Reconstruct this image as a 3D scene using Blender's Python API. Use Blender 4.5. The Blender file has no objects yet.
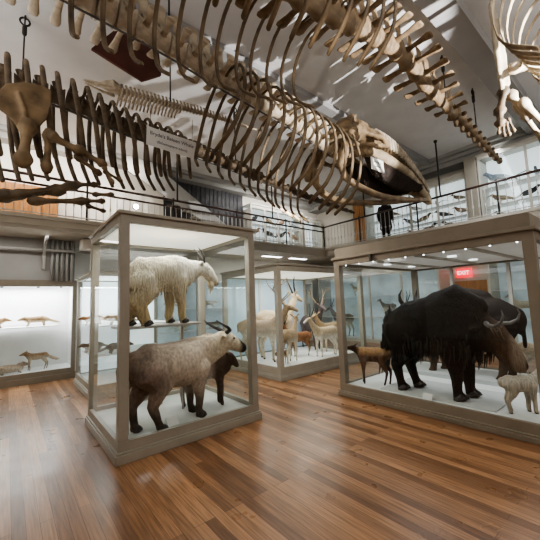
import bpy, bmesh, math, random
from mathutils import Vector, Matrix, noise
random.seed(7)
C = bpy.context.scene.collection
PI = math.pi

# ------------------------------------------------------------------ materials
def nmat(name):
    m = bpy.data.materials.new(name); m.use_nodes = True
    nt = m.node_tree; nt.nodes.clear()
    out = nt.nodes.new('ShaderNodeOutputMaterial')
    return m, nt, out

def mat(name, col, rough=.6, var=.12, scale=8, metal=0, bump=0, emit=0, stretch=None, col2=None, spec=.5, detail=4):
    m, nt, out = nmat(name)
    b = nt.nodes.new('ShaderNodeBsdfPrincipled')
    b.inputs['Roughness'].default_value = rough; b.inputs['Metallic'].default_value = metal
    b.inputs['Specular IOR Level'].default_value = spec
    tc = nt.nodes.new('ShaderNodeTexCoord'); mp = nt.nodes.new('ShaderNodeMapping')
    if stretch: mp.inputs['Scale'].default_value = stretch
    nz = nt.nodes.new('ShaderNodeTexNoise'); nz.inputs['Scale'].default_value = scale; nz.inputs['Detail'].default_value = detail
    nt.links.new(tc.outputs['Object'], mp.inputs[0]); nt.links.new(mp.outputs[0], nz.inputs['Vector'])
    cr = nt.nodes.new('ShaderNodeValToRGB')
    lo = [c * (1 - var) for c in col]; hi = list(col2) if col2 else [min(1, c * (1 + var)) for c in col]
    cr.color_ramp.elements[0].color = (*lo, 1); cr.color_ramp.elements[1].color = (*hi, 1)
    cr.color_ramp.elements[0].position = .3; cr.color_ramp.elements[1].position = .7
    nt.links.new(nz.outputs['Fac'], cr.inputs[0]); nt.links.new(cr.outputs[0], b.inputs['Base Color'])
    if bump:
        bp = nt.nodes.new('ShaderNodeBump'); bp.inputs['Strength'].default_value = bump; bp.inputs['Distance'].default_value = .02
        nt.links.new(nz.outputs['Fac'], bp.inputs['Height']); nt.links.new(bp.outputs[0], b.inputs['Normal'])
    if emit:
        nt.links.new(cr.outputs[0], b.inputs['Emission Color']); b.inputs['Emission Strength'].default_value = emit
    nt.links.new(b.outputs[0], out.inputs[0])
    return m

def glass_mat(name, tint=(.93, .96, .95), amount=.75):
    m, nt, out = nmat(name)
    t = nt.nodes.new('ShaderNodeBsdfTransparent'); t.inputs[0].default_value = (*tint, 1)
    g = nt.nodes.new('ShaderNodeBsdfGlossy'); g.inputs['Roughness'].default_value = .015
    g.inputs['Color'].default_value = (.95, .97, 1, 1)
    f = nt.nodes.new('ShaderNodeLayerWeight'); f.inputs[0].default_value = .5
    pw = nt.nodes.new('ShaderNodeMath'); pw.operation = 'POWER'; pw.inputs[1].default_value = 5
    mu = nt.nodes.new('ShaderNodeMath'); mu.operation = 'MULTIPLY_ADD'; mu.inputs[1].default_value = amount; mu.inputs[2].default_value = .045
    mx = nt.nodes.new('ShaderNodeMixShader')
    nt.links.new(f.outputs['Facing'], pw.inputs[0]); nt.links.new(pw.outputs[0], mu.inputs[0]); nt.links.new(mu.outputs[0], mx.inputs[0])
    nt.links.new(t.outputs[0], mx.inputs[1]); nt.links.new(g.outputs[0], mx.inputs[2]); nt.links.new(mx.outputs[0], out.inputs[0])
    return m

def fur_mat(name, stretch=(9, 9, 2), scale=7, bump=.5, rough=.85):
    """animal coat: vertex colour (anatomy markings) broken up by stretched noise"""
    m, nt, out = nmat(name)
    b = nt.nodes.new('ShaderNodeBsdfPrincipled'); b.inputs['Roughness'].default_value = rough
    b.inputs['Specular IOR Level'].default_value = .2
    a = nt.nodes.new('ShaderNodeVertexColor'); a.layer_name = 'Col'
    tc = nt.nodes.new('ShaderNodeTexCoord'); mp = nt.nodes.new('ShaderNodeMapping'); mp.inputs['Scale'].default_value = stretch
    nz = nt.nodes.new('ShaderNodeTexNoise'); nz.inputs['Scale'].default_value = scale; nz.inputs['Detail'].default_value = 5
    nt.links.new(tc.outputs['Object'], mp.inputs[0]); nt.links.new(mp.outputs[0], nz.inputs['Vector'])
    mr = nt.nodes.new('ShaderNodeMapRange'); mr.inputs[1].default_value = .25; mr.inputs[2].default_value = .75
    mr.inputs[3].default_value = .6; mr.inputs[4].default_value = 1.25
    nt.links.new(nz.outputs['Fac'], mr.inputs[0])
    mx = nt.nodes.new('ShaderNodeMix'); mx.data_type = 'RGBA'; mx.blend_type = 'MULTIPLY'; mx.inputs['Factor'].default_value = 1
    nt.links.new(a.outputs[0], mx.inputs[6]); nt.links.new(mr.outputs[0], mx.inputs[7]); nt.links.new(mx.outputs[2], b.inputs['Base Color'])
    bp = nt.nodes.new('ShaderNodeBump'); bp.inputs['Strength'].default_value = bump; bp.inputs['Distance'].default_value = .03
    nt.links.new(nz.outputs['Fac'], bp.inputs['Height']); nt.links.new(bp.outputs[0], b.inputs['Normal'])
    nt.links.new(b.outputs[0], out.inputs[0])
    return m

def floor_mat():
    m, nt, out = nmat('oak_floorboards')
    b = nt.nodes.new('ShaderNodeBsdfPrincipled')
    tc = nt.nodes.new('ShaderNodeTexCoord')
    mp = nt.nodes.new('ShaderNodeMapping'); mp.inputs['Rotation'].default_value = (0, 0, PI / 2)
    br = nt.nodes.new('ShaderNodeTexBrick'); br.offset = .37; br.offset_frequency = 3
    br.inputs['Scale'].default_value = 1; br.inputs['Brick Width'].default_value = 2.3; br.inputs['Row Height'].default_value = .085
    br.inputs['Mortar Size'].default_value = .0015; br.inputs['Mortar Smooth'].default_value = .3; br.inputs['Bias'].default_value = -.1
    br.inputs['Color1'].default_value = (.36, .195, .1, 1); br.inputs['Color2'].default_value = (.125, .058, .027, 1)
    br.inputs['Mortar'].default_value = (.06, .022, .009, 1)
    nt.links.new(tc.outputs['Object'], mp.inputs[0]); nt.links.new(mp.outputs[0], br.inputs['Vector'])
    g = nt.nodes.new('ShaderNodeMapping'); g.inputs['Scale'].default_value = (26, 1.2, 1)
    nz = nt.nodes.new('ShaderNodeTexNoise'); nz.inputs['Scale'].default_value = 2.2; nz.inputs['Detail'].default_value = 6
    nt.links.new(tc.outputs['Object'], g.inputs[0]); nt.links.new(g.outputs[0], nz.inputs['Vector'])
    mr = nt.nodes.new('ShaderNodeMapRange'); mr.inputs[1].default_value = .3; mr.inputs[2].default_value = .7
    mr.inputs[3].default_value = .62; mr.inputs[4].default_value = 1.3
    nt.links.new(nz.outputs['Fac'], mr.inputs[0])
    mx = nt.nodes.new('ShaderNodeMix'); mx.data_type = 'RGBA'; mx.blend_type = 'MULTIPLY'; mx.inputs['Factor'].default_value = 1
    nt.links.new(br.outputs['Color'], mx.inputs[6]); nt.links.new(mr.outputs[0], mx.inputs[7]); nt.links.new(mx.outputs[2], b.inputs['Base Color'])
    b.inputs['Roughness'].default_value = .3
    b.inputs['Specular IOR Level'].default_value = .4
    n2 = nt.nodes.new('ShaderNodeTexNoise'); n2.inputs['Scale'].default_value = 3
    nt.links.new(tc.outputs['Object'], n2.inputs['Vector'])
    r2 = nt.nodes.new('ShaderNodeMapRange'); r2.inputs[3].default_value = .2; r2.inputs[4].default_value = .42
    nt.links.new(n2.outputs['Fac'], r2.inputs[0]); nt.links.new(r2.outputs[0], b.inputs['Roughness'])
    bp = nt.nodes.new('ShaderNodeBump'); bp.inputs['Strength'].default_value = .12; bp.inputs['Distance'].default_value = .01
    nt.links.new(br.outputs['Fac'], bp.inputs['Height']); bp.invert = True; nt.links.new(bp.outputs[0], b.inputs['Normal'])
    nt.links.new(b.outputs[0], out.inputs[0])
    return m

M = dict(
    floor=floor_mat(),
    ceiling=mat('painted_plaster_ceiling', (.72, .72, .73), .9, .05, 2),
    wall=mat('cream_plaster', (.62, .58, .51), .9, .05, 2),
    wall_grey=mat('grey_plaster', (.36, .36, .35), .9, .06, 2),
    wall_white=mat('white_plaster', (.8, .77, .72), .9, .04, 2),
    beam=mat('grey_beam_paint', (.36, .36, .365), .8, .06, 2),
    frame=mat('taupe_painted_wood', (.34, .315, .265), .45, .06, 5),
    framedark=mat('brown_grey_painted_wood', (.25, .215, .17), .5, .08, 5),
    framelight=mat('pale_painted_wood', (.55, .53, .48), .5, .05, 5),
    fascia=mat('pale_fascia_paint', (.5, .465, .4), .5, .05, 3),
    deck=mat('pale_grey_case_floor', (.56, .58, .57), .6, .06, 6),
    deckwhite=mat('white_case_floor', (.82, .84, .84), .6, .04, 6),
    white=mat('white_card', (.85, .85, .84), .7, .03, 5),
    diffuser=mat('light_diffuser', (1, .96, .85), .5, .02, 5, emit=.75),
    diffusercool=mat('cool_light_diffuser', (.93, .97, 1), .5, .02, 5, emit=1.6),
    backglow=mat('glowing_white_panel', (.8, .88, .93), .6, .12, 1.5, emit=.75),  # emission put into the panel in place of the tubes that light it
    backdim=mat('pale_blue_grey_panel', (.55, .63, .68), .6, .35, 1.1, emit=.28),  # weaker glow in the panel itself, standing in for case lighting
    casewhite=mat('white_case_ceiling', (.85, .86, .84), .6, .05, 3, emit=.12),  # slight emission stands in for light bounced up inside the case
    backblue=mat('pale_blue_backdrop', (.42, .55, .66), .7, .12, 1.2, emit=.12),  # painted board given a faint glow of its own
    tube=mat('lit_fluorescent_diffuser', (.95, .98, 1), .5, .02, 5, emit=6),
    bulb=mat('lit_bulb', (1, .95, .85), .4, .02, 3, emit=40),
    rail=mat('dark_mahogany_rail', (.045, .022, .016), .35, .2, 10),
    iron=mat('black_iron', (.02, .018, .017), .5, .2, 10),
    baluster=mat('pale_painted_iron', (.55, .53, .49), .5, .06, 10),
    pipe=mat('grey_painted_pipe', (.42, .41, .39), .5, .06, 6),
    orange=mat('varnished_orange_wood', (.42, .2, .07), .5, .25, 3, stretch=(6, 6, .6)),
    boneA=mat('brown_aged_bone', (.15, .1, .055), .65, .4, 4, bump=.4, col2=(.31, .22, .13)),
    boneB=mat('buff_bone', (.32, .24, .15), .65, .4, 4, bump=.4, col2=(.55, .45, .32)),
    boneC=mat('dark_stained_bone', (.085, .06, .04), .6, .4, 5, bump=.4, col2=(.2, .145, .09)),
    boneD=mat('pale_bone', (.5, .42, .31), .7, .3, 9, bump=.3, col2=(.7, .62, .5)),
    boneE=mat('ivory_bone', (.4, .33, .25), .7, .35, 5, bump=.3, col2=(.6, .53, .41)),
    boneR=mat('brown_rib_bone', (.085, .058, .033), .6, .4, 4, bump=.3, col2=(.22, .155, .09)),
    baleen=mat('dark_baleen', (.03, .018, .013), .6, .5, 6, stretch=(14, 1, .6), bump=.8),
    redboard=mat('oxblood_board', (.10, .03, .02), .6, .3, 3),
    glass=glass_mat('cabinet_glass'),
    horn=mat('black_horn', (.025, .022, .022), .35, .3, 12, stretch=(1, 1, 6), bump=.3),
    horngrey=mat('grey_horn', (.15, .14, .135), .35, .4, 6, bump=.2),
    antler=mat('antler', (.2, .14, .09), .6, .3, 10, bump=.3),
    eye=mat('glass_eye', (.01, .008, .006), .08, .1, 5),
    fur=fur_mat('coat'), shag=fur_mat('shaggy_coat', (11, 11, 1.2), 6, .9), hide=fur_mat('short_coat', (6, 6, 4), 5, .25, .75),
    yakhair=mat('long_black_hair', (.014, .010, .008), .6, .4, 20, stretch=(8, 8, .5), bump=.5),
    cream_hair=mat('long_cream_hair', (.7, .62, .45), .8, .2, 20, stretch=(8, 8, .5), bump=.5),
    ink=mat('grey_ink', (.12, .12, .17), .8, .05, 4),
    exitred=mat('red_exit_sign', (.9, .03, .05), .5, .05, 4, emit=1.6),
    exitwhite=mat('white_exit_letters', (1, .8, .8), .5, .02, 4, emit=2),
    coat=mat('dark_overcoat', (.02, .016, .018), .85, .3, 12),
    skin=mat('skin', (.45, .26, .18), .55, .08, 8),
    hair=mat('dark_hair', (.015, .01, .008), .6, .3, 20),
    feather=fur_mat('feathers', (5, 5, 5), 6, .3, .7),
    steel=mat('galvanised_rod', (.12, .115, .11), .45, .15, 10, metal=.6),
    slat=mat('dark_grey_slats', (.05, .05, .055), .6, .3, 6),
    stone=mat('pale_plinth', (.6, .62, .62), .7, .06, 6),
)

# vertebrae are built at unit size and scaled down, so their grain is coarser
for k, c1, c2 in (('boneA', (.15,.1,.055), (.31,.22,.13)), ('boneC', (.085,.06,.04), (.2,.145,.09)), ('boneD', (.42,.34,.24), (.66,.57,.44)), ('boneE', (.5,.43,.33), (.7,.64,.52))):
    M[k+'v'] = mat(k+'_vertebra', c1, .65, .3, 1.1, bump=.25, col2=c2)

# ------------------------------------------------------------------ mesh builders
class MB:
    def __init__(s): s.bm = bmesh.new()
    def box(s, x0, y0, z0, x1, y1, z1, bev=0):
        v = [s.bm.verts.new(p) for p in ((x0,y0,z0),(x1,y0,z0),(x1,y1,z0),(x0,y1,z0),(x0,y0,z1),(x1,y0,z1),(x1,y1,z1),(x0,y1,z1))]
        f = [s.bm.faces.new([v[i] for i in q]) for q in ((3,2,1,0),(4,5,6,7),(0,1,5,4),(1,2,6,5),(2,3,7,6),(3,0,4,7))]
        if bev:
            es = list({e for a in f for e in a.edges})
            bmesh.ops.bevel(s.bm, geom=es, offset=bev, segments=2, affect='EDGES', profile=.6)
        return s
    def quad(s, *p):
        s.bm.faces.new([s.bm.verts.new(q) for q in p]); return s
    def prism(s, poly, axis, a, b):
        """extrude a 2-D polygon along an axis: 'x' (y,z), 'y' (x,z), 'z' (x,y)"""
        def P(u, v, t): return {'x': (t, u, v), 'y': (u, t, v), 'z': (u, v, t)}[axis]
        A = [s.bm.verts.new(P(u, v, a)) for u, v in poly]; B = [s.bm.verts.new(P(u, v, b)) for u, v in poly]
        n = len(poly)
        s.bm.faces.new(A[::-1]); s.bm.faces.new(B)
        for i in range(n): s.bm.faces.new((A[i], A[(i+1) % n], B[(i+1) % n], B[i]))
        return s
    def loft(s, pts, n=8, side=(0, 1, 0), round_ends=True):
        """pts: (x,y,z,rw[,rh]); closed tube with elliptical sections, rw measured along `side`"""
        P = [Vector(p[:3]) for p in pts]; W = [p[3] for p in pts]; H = [p[4] if len(p) > 4 else p[3] for p in pts]
        rings = []
        tan = []
        for i in range(len(P)):
            a = P[max(0, i-1)]; b = P[min(len(P)-1, i+1)]
            t = (b - a); tan.append(t.normalized() if t.length > 1e-9 else Vector((1, 0, 0)))
        sd = Vector(side); prev = None
        def frame(t):
            nonlocal prev
            base = prev if prev is not None else sd
            u = base - t * base.dot(t)
            if u.length < .15:
                u = Vector((1, 0, 0)) - t * t.x
                if u.length < .15: u = Vector((0, 0, 1)) - t * t.z
            u.normalize(); prev = u
            return u, t.cross(u)
        stations = []
        for i in range(len(P)):
            u, v = frame(tan[i])
            if i == 0 and round_ends:
                r = min(W[0], H[0])
                for k in (.97, .7):
                    c = math.sqrt(1 - k*k); stations.append((P[0] - tan[0]*r*k, u, v, W[0]*c, H[0]*c))
            stations.append((P[i], u, v, W[i], H[i]))
            if i == len(P)-1 and round_ends:
                r = min(W[-1], H[-1])
                for k in (.7, .97):
                    c = math.sqrt(1 - k*k); stations.append((P[-1] + tan[-1]*r*k, u, v, W[-1]*c, H[-1]*c))
        for p, u, v, w, h in stations:
            rings.append([s.bm.verts.new(p + u*w*math.cos(2*PI*k/n) + v*h*math.sin(2*PI*k/n)) for k in range(n)])
        for a, b in zip(rings, rings[1:]):
            for k in range(n): s.bm.faces.new((a[k], a[(k+1) % n], b[(k+1) % n], b[k]))
        s.bm.faces.new(rings[0][::-1]); s.bm.faces.new(rings[-1])
        return s
    def ball(s, c, r, sub=2, sc=(1, 1, 1)):
        bmesh.ops.create_icosphere(s.bm, subdivisions=sub, radius=r, matrix=Matrix.Translation(c) @ Matrix.Diagonal((*sc, 1)))
        return s
    def build(s, name, m, parent=None, smooth=False, loc=None):
        bmesh.ops.recalc_face_normals(s.bm, faces=s.bm.faces[:])
        me = bpy.data.meshes.new(name); s.bm.to_mesh(me); s.bm.free()
        if smooth: me.polygons.foreach_set('use_smooth', [True]*len(me.polygons))
        me.materials.append(m)
        o = bpy.data.objects.new(name, me); C.objects.link(o)
        if parent: o.parent = parent
        if loc: o.location = loc
        return o

def tag(o, label=None, cat=None, group=None, kind=None):
    if label: o['label'] = label
    if cat: o['category'] = cat
    if group: o['group'] = group
    if kind: o['kind'] = kind
    return o
def empty(name, loc, label, cat, group=None, rz=0):
    o = bpy.data.objects.new(name, None); C.objects.link(o); o.empty_display_size = .1
    o.location = loc; o.rotation_euler = (0, 0, rz)
    return tag(o, label, cat, group)
def struct(name, mb, m): return tag(mb.build(name, m), kind='structure')

def smoothstep(a, b, x):
    t = max(0, min(1, (x-a)/(b-a))); return t*t*(3-2*t)
def mix(a, b, t): return tuple(a[i]*(1-t)+b[i]*t for i in range(3))

def remeshed(mb, voxel, smooth_it=3, disp=None):
    """fuse overlapping closed lofts into ONE continuous skin; returns a mesh"""
    bmesh.ops.recalc_face_normals(mb.bm, faces=mb.bm.faces[:])
    me = bpy.data.meshes.new('tmp'); mb.bm.to_mesh(me); mb.bm.free()
    o = bpy.data.objects.new('tmp', me); C.objects.link(o)
    r = o.modifiers.new('r', 'REMESH'); r.mode = 'VOXEL'; r.voxel_size = voxel; r.adaptivity = 0
    sm = o.modifiers.new('s', 'SMOOTH'); sm.iterations = smooth_it; sm.factor = .5
    dg = bpy.context.evaluated_depsgraph_get()
    out = bpy.data.meshes.new_from_object(o.evaluated_get(dg))
    bpy.data.objects.remove(o); bpy.data.meshes.remove(me)
    if disp:
        nv = [v.normal.copy() for v in out.vertices]
        for v, n in zip(out.vertices, nv):
            v.co += n * disp(v.co, n)
    out.polygons.foreach_set('use_smooth', [True]*len(out.polygons))
    return out
def paint(me, fn):
    a = me.color_attributes.new('Col', 'FLOAT_COLOR', 'POINT')
    buf = []
    for v in me.vertices: buf.extend((*fn(v.co), 1))
    a.data.foreach_set('color', buf)
def mesh_obj(name, me, m, parent=None):
    me.name = name; me.materials.append(m)
    o = bpy.data.objects.new(name, me); C.objects.link(o); o.parent = parent
    return o
def text_mesh(name, body, size, m, parent, loc, rot, align='CENTER'):
    cu = bpy.data.curves.new('t', 'FONT'); cu.body = body; cu.size = size; cu.align_x = align; cu.align_y = 'CENTER'; cu.extrude = .001
    o = bpy.data.objects.new('t', cu); C.objects.link(o)
    me = bpy.data.meshes.new_from_object(o.evaluated_get(bpy.context.evaluated_depsgraph_get()))
    bpy.data.objects.remove(o); bpy.data.curves.remove(cu)
    t = mesh_obj(name, me, m, parent); t.location = loc; t.rotation_euler = rot
    return t

# ------------------------------------------------------------------ camera (solved from the room's lines)
f, yaw, pitch, roll = 318.894, math.radians(50.433), math.radians(5.788), math.radians(-2.079)
fw = Vector((math.cos(yaw)*math.cos(pitch), math.sin(yaw)*math.cos(pitch), math.sin(pitch)))
rt = Vector((math.sin(yaw), -math.cos(yaw), 0)); up = rt.cross(fw)
r2 = rt*math.cos(roll) + up*math.sin(roll); u2 = up*math.cos(roll) - rt*math.sin(roll)
cd = bpy.data.cameras.new('camera'); cam = bpy.data.objects.new('camera', cd); C.objects.link(cam)
cd.sensor_width = 36; cd.lens = f/540*36; cd.clip_start = .05
cam.matrix_world = Matrix(((r2.x, u2.x, -fw.x, 0), (r2.y, u2.y, -fw.y, 0), (r2.z, u2.z, -fw.z, 1.6), (0, 0, 0, 1)))
bpy.context.scene.camera = cam

# ------------------------------------------------------------------ the hall
HZ = 6.0                       # ceiling
BX, BY, BZ0, BZ1 = 9.2, 7.84, 3.26, 3.5   # gallery edge (right along Y at x=BX, back along X at y=BY)
WX, WY = 11.2, 9.9             # outer walls
WL, WF = -4.2, -4.5
struct('floor', MB().box(WL, WF, -.1, WX, WY, 0), M['floor'])
struct('ceiling', MB().box(WL, WF, HZ, WX, WY, HZ+.1), M['ceiling'])
struct('wall_back', MB().box(WL, WY, 0, WX, WY+.1, HZ), M['wall_white'])
struct('wall_right', MB().box(WX, WF, 0, WX+.1, WY, HZ), M['wall'])
struct('wall_left', MB().box(WL-.1, WF, 0, WL, WY, HZ), M['wall'])
struct('wall_front', MB().box(WL, WF-.1, 0, WX, WF, HZ), M['wall'])
# ceiling beams and the stepped cornice along the gallery walls
struct('trim_1', MB().box(WL, 1.42, HZ-.22, WX, 1.8, HZ), M['beam'])
struct('trim_2', MB().box(WL, 4.28, HZ-.12, WX, 4.5, HZ), M['beam'])
struct('trim_3', MB().box(WX-.85, WF, HZ-.1, WX, WY, HZ).box(WX-.7, WF, HZ-.2, WX, WY, HZ-.1).box(WX-.6, WF, HZ-.34, WX, WY, HZ-.2), M['wall_grey'])
struct('trim_4', MB().box(WL, WY-.5, HZ-.12, WX-.6, WY, HZ).box(WL, WY-.35, HZ-.26, WX-.6, WY, HZ-.12), M['wall_grey'])
# gallery: an L-shaped slab with a moulded fascia
sl = MB().box(WL, BY+.02, BZ0, WX, WY, BZ1-.02).box(BX+.02, WF, BZ0, WX, BY+.02, BZ1-.02)
sl.box(WL, BY-.02, BZ0+.05, BX-.02, BY+.03, BZ1).box(WL, BY-.05, BZ1-.05, BX-.05, BY+.03, BZ1+.03).box(WL, BY, BZ0-.02, BX, BY+.03, BZ0+.06)
sl.box(BX-.02, WF, BZ0+.05, BX+.03, BY+.03, BZ1).box(BX-.05, WF, BZ1-.05, BX+.03, BY+.03, BZ1+.03).box(BX, WF, BZ0-.02, BX+.03, BY+.03, BZ0+.06)
struct('balcony', sl, M['fascia'])
# grey wall above the built-in case under the back gallery
struct('trim_5', MB().box(WL, 9.0, 2.3, 1.25, WY, BZ0), M['wall_grey'])
struct('trim_6', MB().box(WX-.06, WF, 3.5, WX, WY, 3.62), M['framelight'])

# gallery railings: each one thing, balusters as parts
def railing(name, label, a, b, n, posts, double):
    a = Vector(a); b = Vector(b); d = (b-a)
    root = empty(name, a, label, 'railing', 'gallery railings')
    along = d.normalized(); R = along.to_track_quat('X', 'Z').to_matrix().to_3x3()
    Lr = d.length
    ang = math.atan2(d.y, d.x); root.rotation_euler = (0, 0, ang)
    MB().loft([(-.02,0,.84,.035,.03),(Lr+.02,0,.84,.035,.03)], 10, (0,1,0), False).build('handrail', M['rail'], root, True)
    top = .64 if double else .82
    if double: MB().box(0,-.02,.64,Lr,.02,.68).build('middle_rail', M['rail'], root)
    MB().box(0,-.02,.05,Lr,.02,.07).build('bottom_rail', M['baluster'], root)
    bal = None
    for i in range(n):
        x = (i+.5)*Lr/n
        if bal is None:
            bal = MB().loft([(0,0,0,.009),(0,0,top,.009)], 6, (0,1,0), False).box(-.016,-.016,.3,.016,.016,.36).build('baluster', M['baluster'], root)
            o = bal
        else:
            o = bal.copy(); C.objects.link(o); o.parent = root
        o.location = (x, 0, 0)
    for x in posts:
        MB().loft([(x,0,0,.022),(x,0,.84,.022)], 8, (0,1,0), False).ball((x,0,.87), .032).build('post', M['iron'], root, True)
    return root
railing('balcony_railing', 'dark handrail with pale balusters along the right gallery edge', (BX+.05, BY+.05, BZ1+.03), (BX+.05, WF+.1, BZ1+.03), 84, (0, 1.6, 3.6, 5.6, 7.6), False)
railing('balcony_railing', 'dark double handrail with pale balusters along the back gallery edge', (WL+.1, BY+.05, BZ1+.03), (BX+.05, BY+.05, BZ1+.03), 92, (3.5, 5.4, 7.4, 9.4, 11.4), True)

# ------------------------------------------------------------------ display cases
def case(name, label, x0, y0, x1, y1, h, post=.1, plinth=.09, rail0=.21, head=.13, over=.03, deckz=.14, fm='frame', backposts=(), panel='diffuser', dm='deck', sides='NSEW', attic=0, midposts=()):
    cx, cy = (x0+x1)/2, (y0+y1)/2; w, d = (x1-x0)/2, (y1-y0)/2
    r = empty(name, (cx, cy, 0), label, 'display case', 'glass display cases')
    F = M[fm]
    MB().box(-w, -d, 0, w, d, plinth, .008).box(-w+.012, -d+.012, plinth, w-.012, d-.012, plinth+.025, .006).build('plinth', F, r)
    i = over
    MB().box(-w+i+.05, -d+i+.05, plinth+.02, w-i-.05, d-i-.05, deckz).build('deck', M[dm], r)
    b = MB()
    for (a0,b0,a1,b1) in ((-w+i,-d+i,w-i,-d+i+.05),(-w+i,d-i-.05,w-i,d-i),(-w+i,-d+i+.05,-w+i+.05,d-i-.05),(w-i-.05,-d+i+.05,w-i,d-i-.05)):
        b.box(a0,b0,plinth+.02,a1,b1,rail0)
    b.build('bottom_rail', F, r)
    for sx in (-1,1):
        for sy in (-1,1):
            X = sx*(w-i-post/2); Y = sy*(d-i-post/2); p = post/2
            MB().box(X-p, Y-p, rail0, X+p, Y+p, h-head, .006).build('post', F, r)
    for (mx,my) in backposts:
        MB().box(mx-cx-.03, my-cy-.03, rail0, mx-cx+.03, my-cy+.03, h-head, .004).build('post', M['framelight'], r)
    t = MB()
    for (a0,b0,a1,b1) in ((-w+i,-d+i,w-i,-d+i+.06),(-w+i,d-i-.06,w-i,d-i),(-w+i,-d+i+.06,-w+i+.06,d-i-.06),(w-i-.06,-d+i+.06,w-i,d-i-.06)):
        t.box(a0,b0,h-head,a1,b1,h-.04)
    t.box(-w, -d, h-.04, w, d, h, .008)
    if attic: t.box(-w+.05, -d+.05, h, w-.05, d-.05, h+attic)
    t.build('cornice', F, r)
    MB().box(-w+i+.12, -d+i+.12, h-head+.03, w-i-.12, d-i-.12, h-.045).build('ceiling_panel', M[panel], r)
    g = i+.025; z0, z1 = rail0-.01, h-head+.01
    panes = dict(S=((-w+g,-d+g),(w-g,-d+g)), N=((-w+g,d-g),(w-g,d-g)), W=((-w+g,-d+g),(-w+g,d-g)), E=((w-g,-d+g),(w-g,d-g)))
    for k in sides:
        p, q = panes[k]
        MB().quad((*p,z0),(*q,z0),(*q,z1),(*p,z1)).build('glass_pane', M['glass'], r)
    return r

caseA = case('display_case', 'tall taupe-framed glass case in front holding the white goat above the takin', .906, 3.653, 2.785, 5.313, 2.677, post=.1, deckz=.15)
caseB = case('display_case', 'large low brown-framed glass case at right holding the black shaggy yak', 4.386, .78, 7.3, 3.616, 2.33, post=.11, plinth=.06, rail0=.2, head=.14, deckz=.17, fm='framedark', panel='casewhite', attic=.16, dm='deckwhite',
             backposts=((7.22, 2.75), (7.22, 1.75)))
caseC = case('display_case', 'glass case in the middle background crowded with antlered deer and pale antelopes', 4.31, 5.0, 7.4, 7.3, 2.42, post=.11, plinth=.08, rail0=.26, head=.16, deckz=.2, panel='diffuser', dm='deckwhite')
caseD = case('display_case', 'narrow shelved glass case behind the front case, with small brown mammals', 1.17, 6.45, 2.95, 8.2, 2.3, post=.07, plinth=.1, rail0=.24, head=.1, deckz=.2, panel='diffusercool', dm='deckwhite')
# back boards and shelves of the shelved case
MB().box(-.78, .72, .24, .78, .75, 2.2).build('back_panel', M['backglow'], caseD)
for z in (.72, 1.27):
    MB().box(-.78, -.55, z-.02, .78, .7, z).build('shelf', M['white'], caseD)
# blue painted backdrop of the deer case
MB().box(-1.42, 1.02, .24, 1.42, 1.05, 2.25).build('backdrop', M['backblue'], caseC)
for x in (-.35, .75):
    MB().box(x-.03, 1.0, .24, x+.03, 1.02, 2.25).build('backdrop_batten', M['framelight'], caseC)
# raised step inside the yak case
MB().box(.1, -1.25, .17, .9, 1.25, .235).build('step', M['stone'], caseB)
# mountain goat shelf: a board on a front post and brackets, standing inside the front case
sh = empty('display_shelf', (1.62, 4.2, .15), 'grey shelf board on slim posts under the white goat', 'shelf')
MB().box(-.58, -.24, 1.19, .44, .3, 1.22, .004).build('board', M['pipe'], sh)
for x, y in ((-.5, -.18), (-.5, .24), (.36, .24)):
    MB().loft([(x,y,0,.018),(x,y,1.19,.018)], 8, (0,1,0), False).build('post', M['pipe'], sh)
# ceiling battens and downlights inside the yak case
for y in (1.5, 2.2, 2.9):
    MB().box(-1.25, y-2.198-.03, 2.19, 1.25, y-2.198+.03, 2.225).build('ceiling_batten', M['framelight'], caseB)
for k in range(10):
    MB().loft([(-1.3+.0, 1.22-k*.27, 2.2, .009),(-1.3, 1.22-k*.27, 2.185, .011)], 10, (0,1,0), False).build('downlight', M['tube'], caseB)
for x, y in ((-.5,.9),(.4,.9),(-.5,-.2),(.4,-.2)):
    MB().loft([(x,y,2.22,.06),(x,y,2.2,.07)], 12, (0,1,0), False).build('downlight', M['diffusercool'], caseB)
MB().box(-1.49, .62-.012, 2.19, -1.4, .62+.012, 2.29).build('lock_plate', M['steel'], caseB)

# built-in case under the back gallery
e = empty('built_in_case', (-.2, 9.0, 0), 'white lit built-in wall case at far left with a fox and martens', 'display case')
MB().box(-1.9,-.04,0,1.5,.06,.13).box(-1.9,0,.13,1.5,.06,.24).box(-1.9,-.03,2.15,1.5,.06,2.3).box(1.42,-.03,.13,1.5,.06,2.15).build('frame', M['framedark'], e)
MB().box(-1.9,.06,.2,1.5,.88,.24).build('deck', M['deckwhite'], e)
MB().box(-1.9,.86,.24,1.5,.88,2.2).box(1.46,.06,.24,1.5,.86,2.2).build('back_panel', M['white'], e)
MB().box(-1.9,.06,2.2,1.5,.88,2.22).build('ceiling_panel', M['diffusercool'], e)
MB().box(-1.9,.2,1.22,1.2,.8,1.24).build('shelf', M['white'], e)
MB().quad((-1.9,.03,.24),(1.42,.03,.24),(1.42,.03,2.15),(-1.9,.03,2.15)).build('glass_pane', M['glass'], e)
for x in (-.6,.1,.75,1.2):
    MB().loft([(x,.16,2.2,.02),(x,.16,2.13,.03)], 8, (0,1,0), False).build('spotlight', M['steel'], e)

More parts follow.
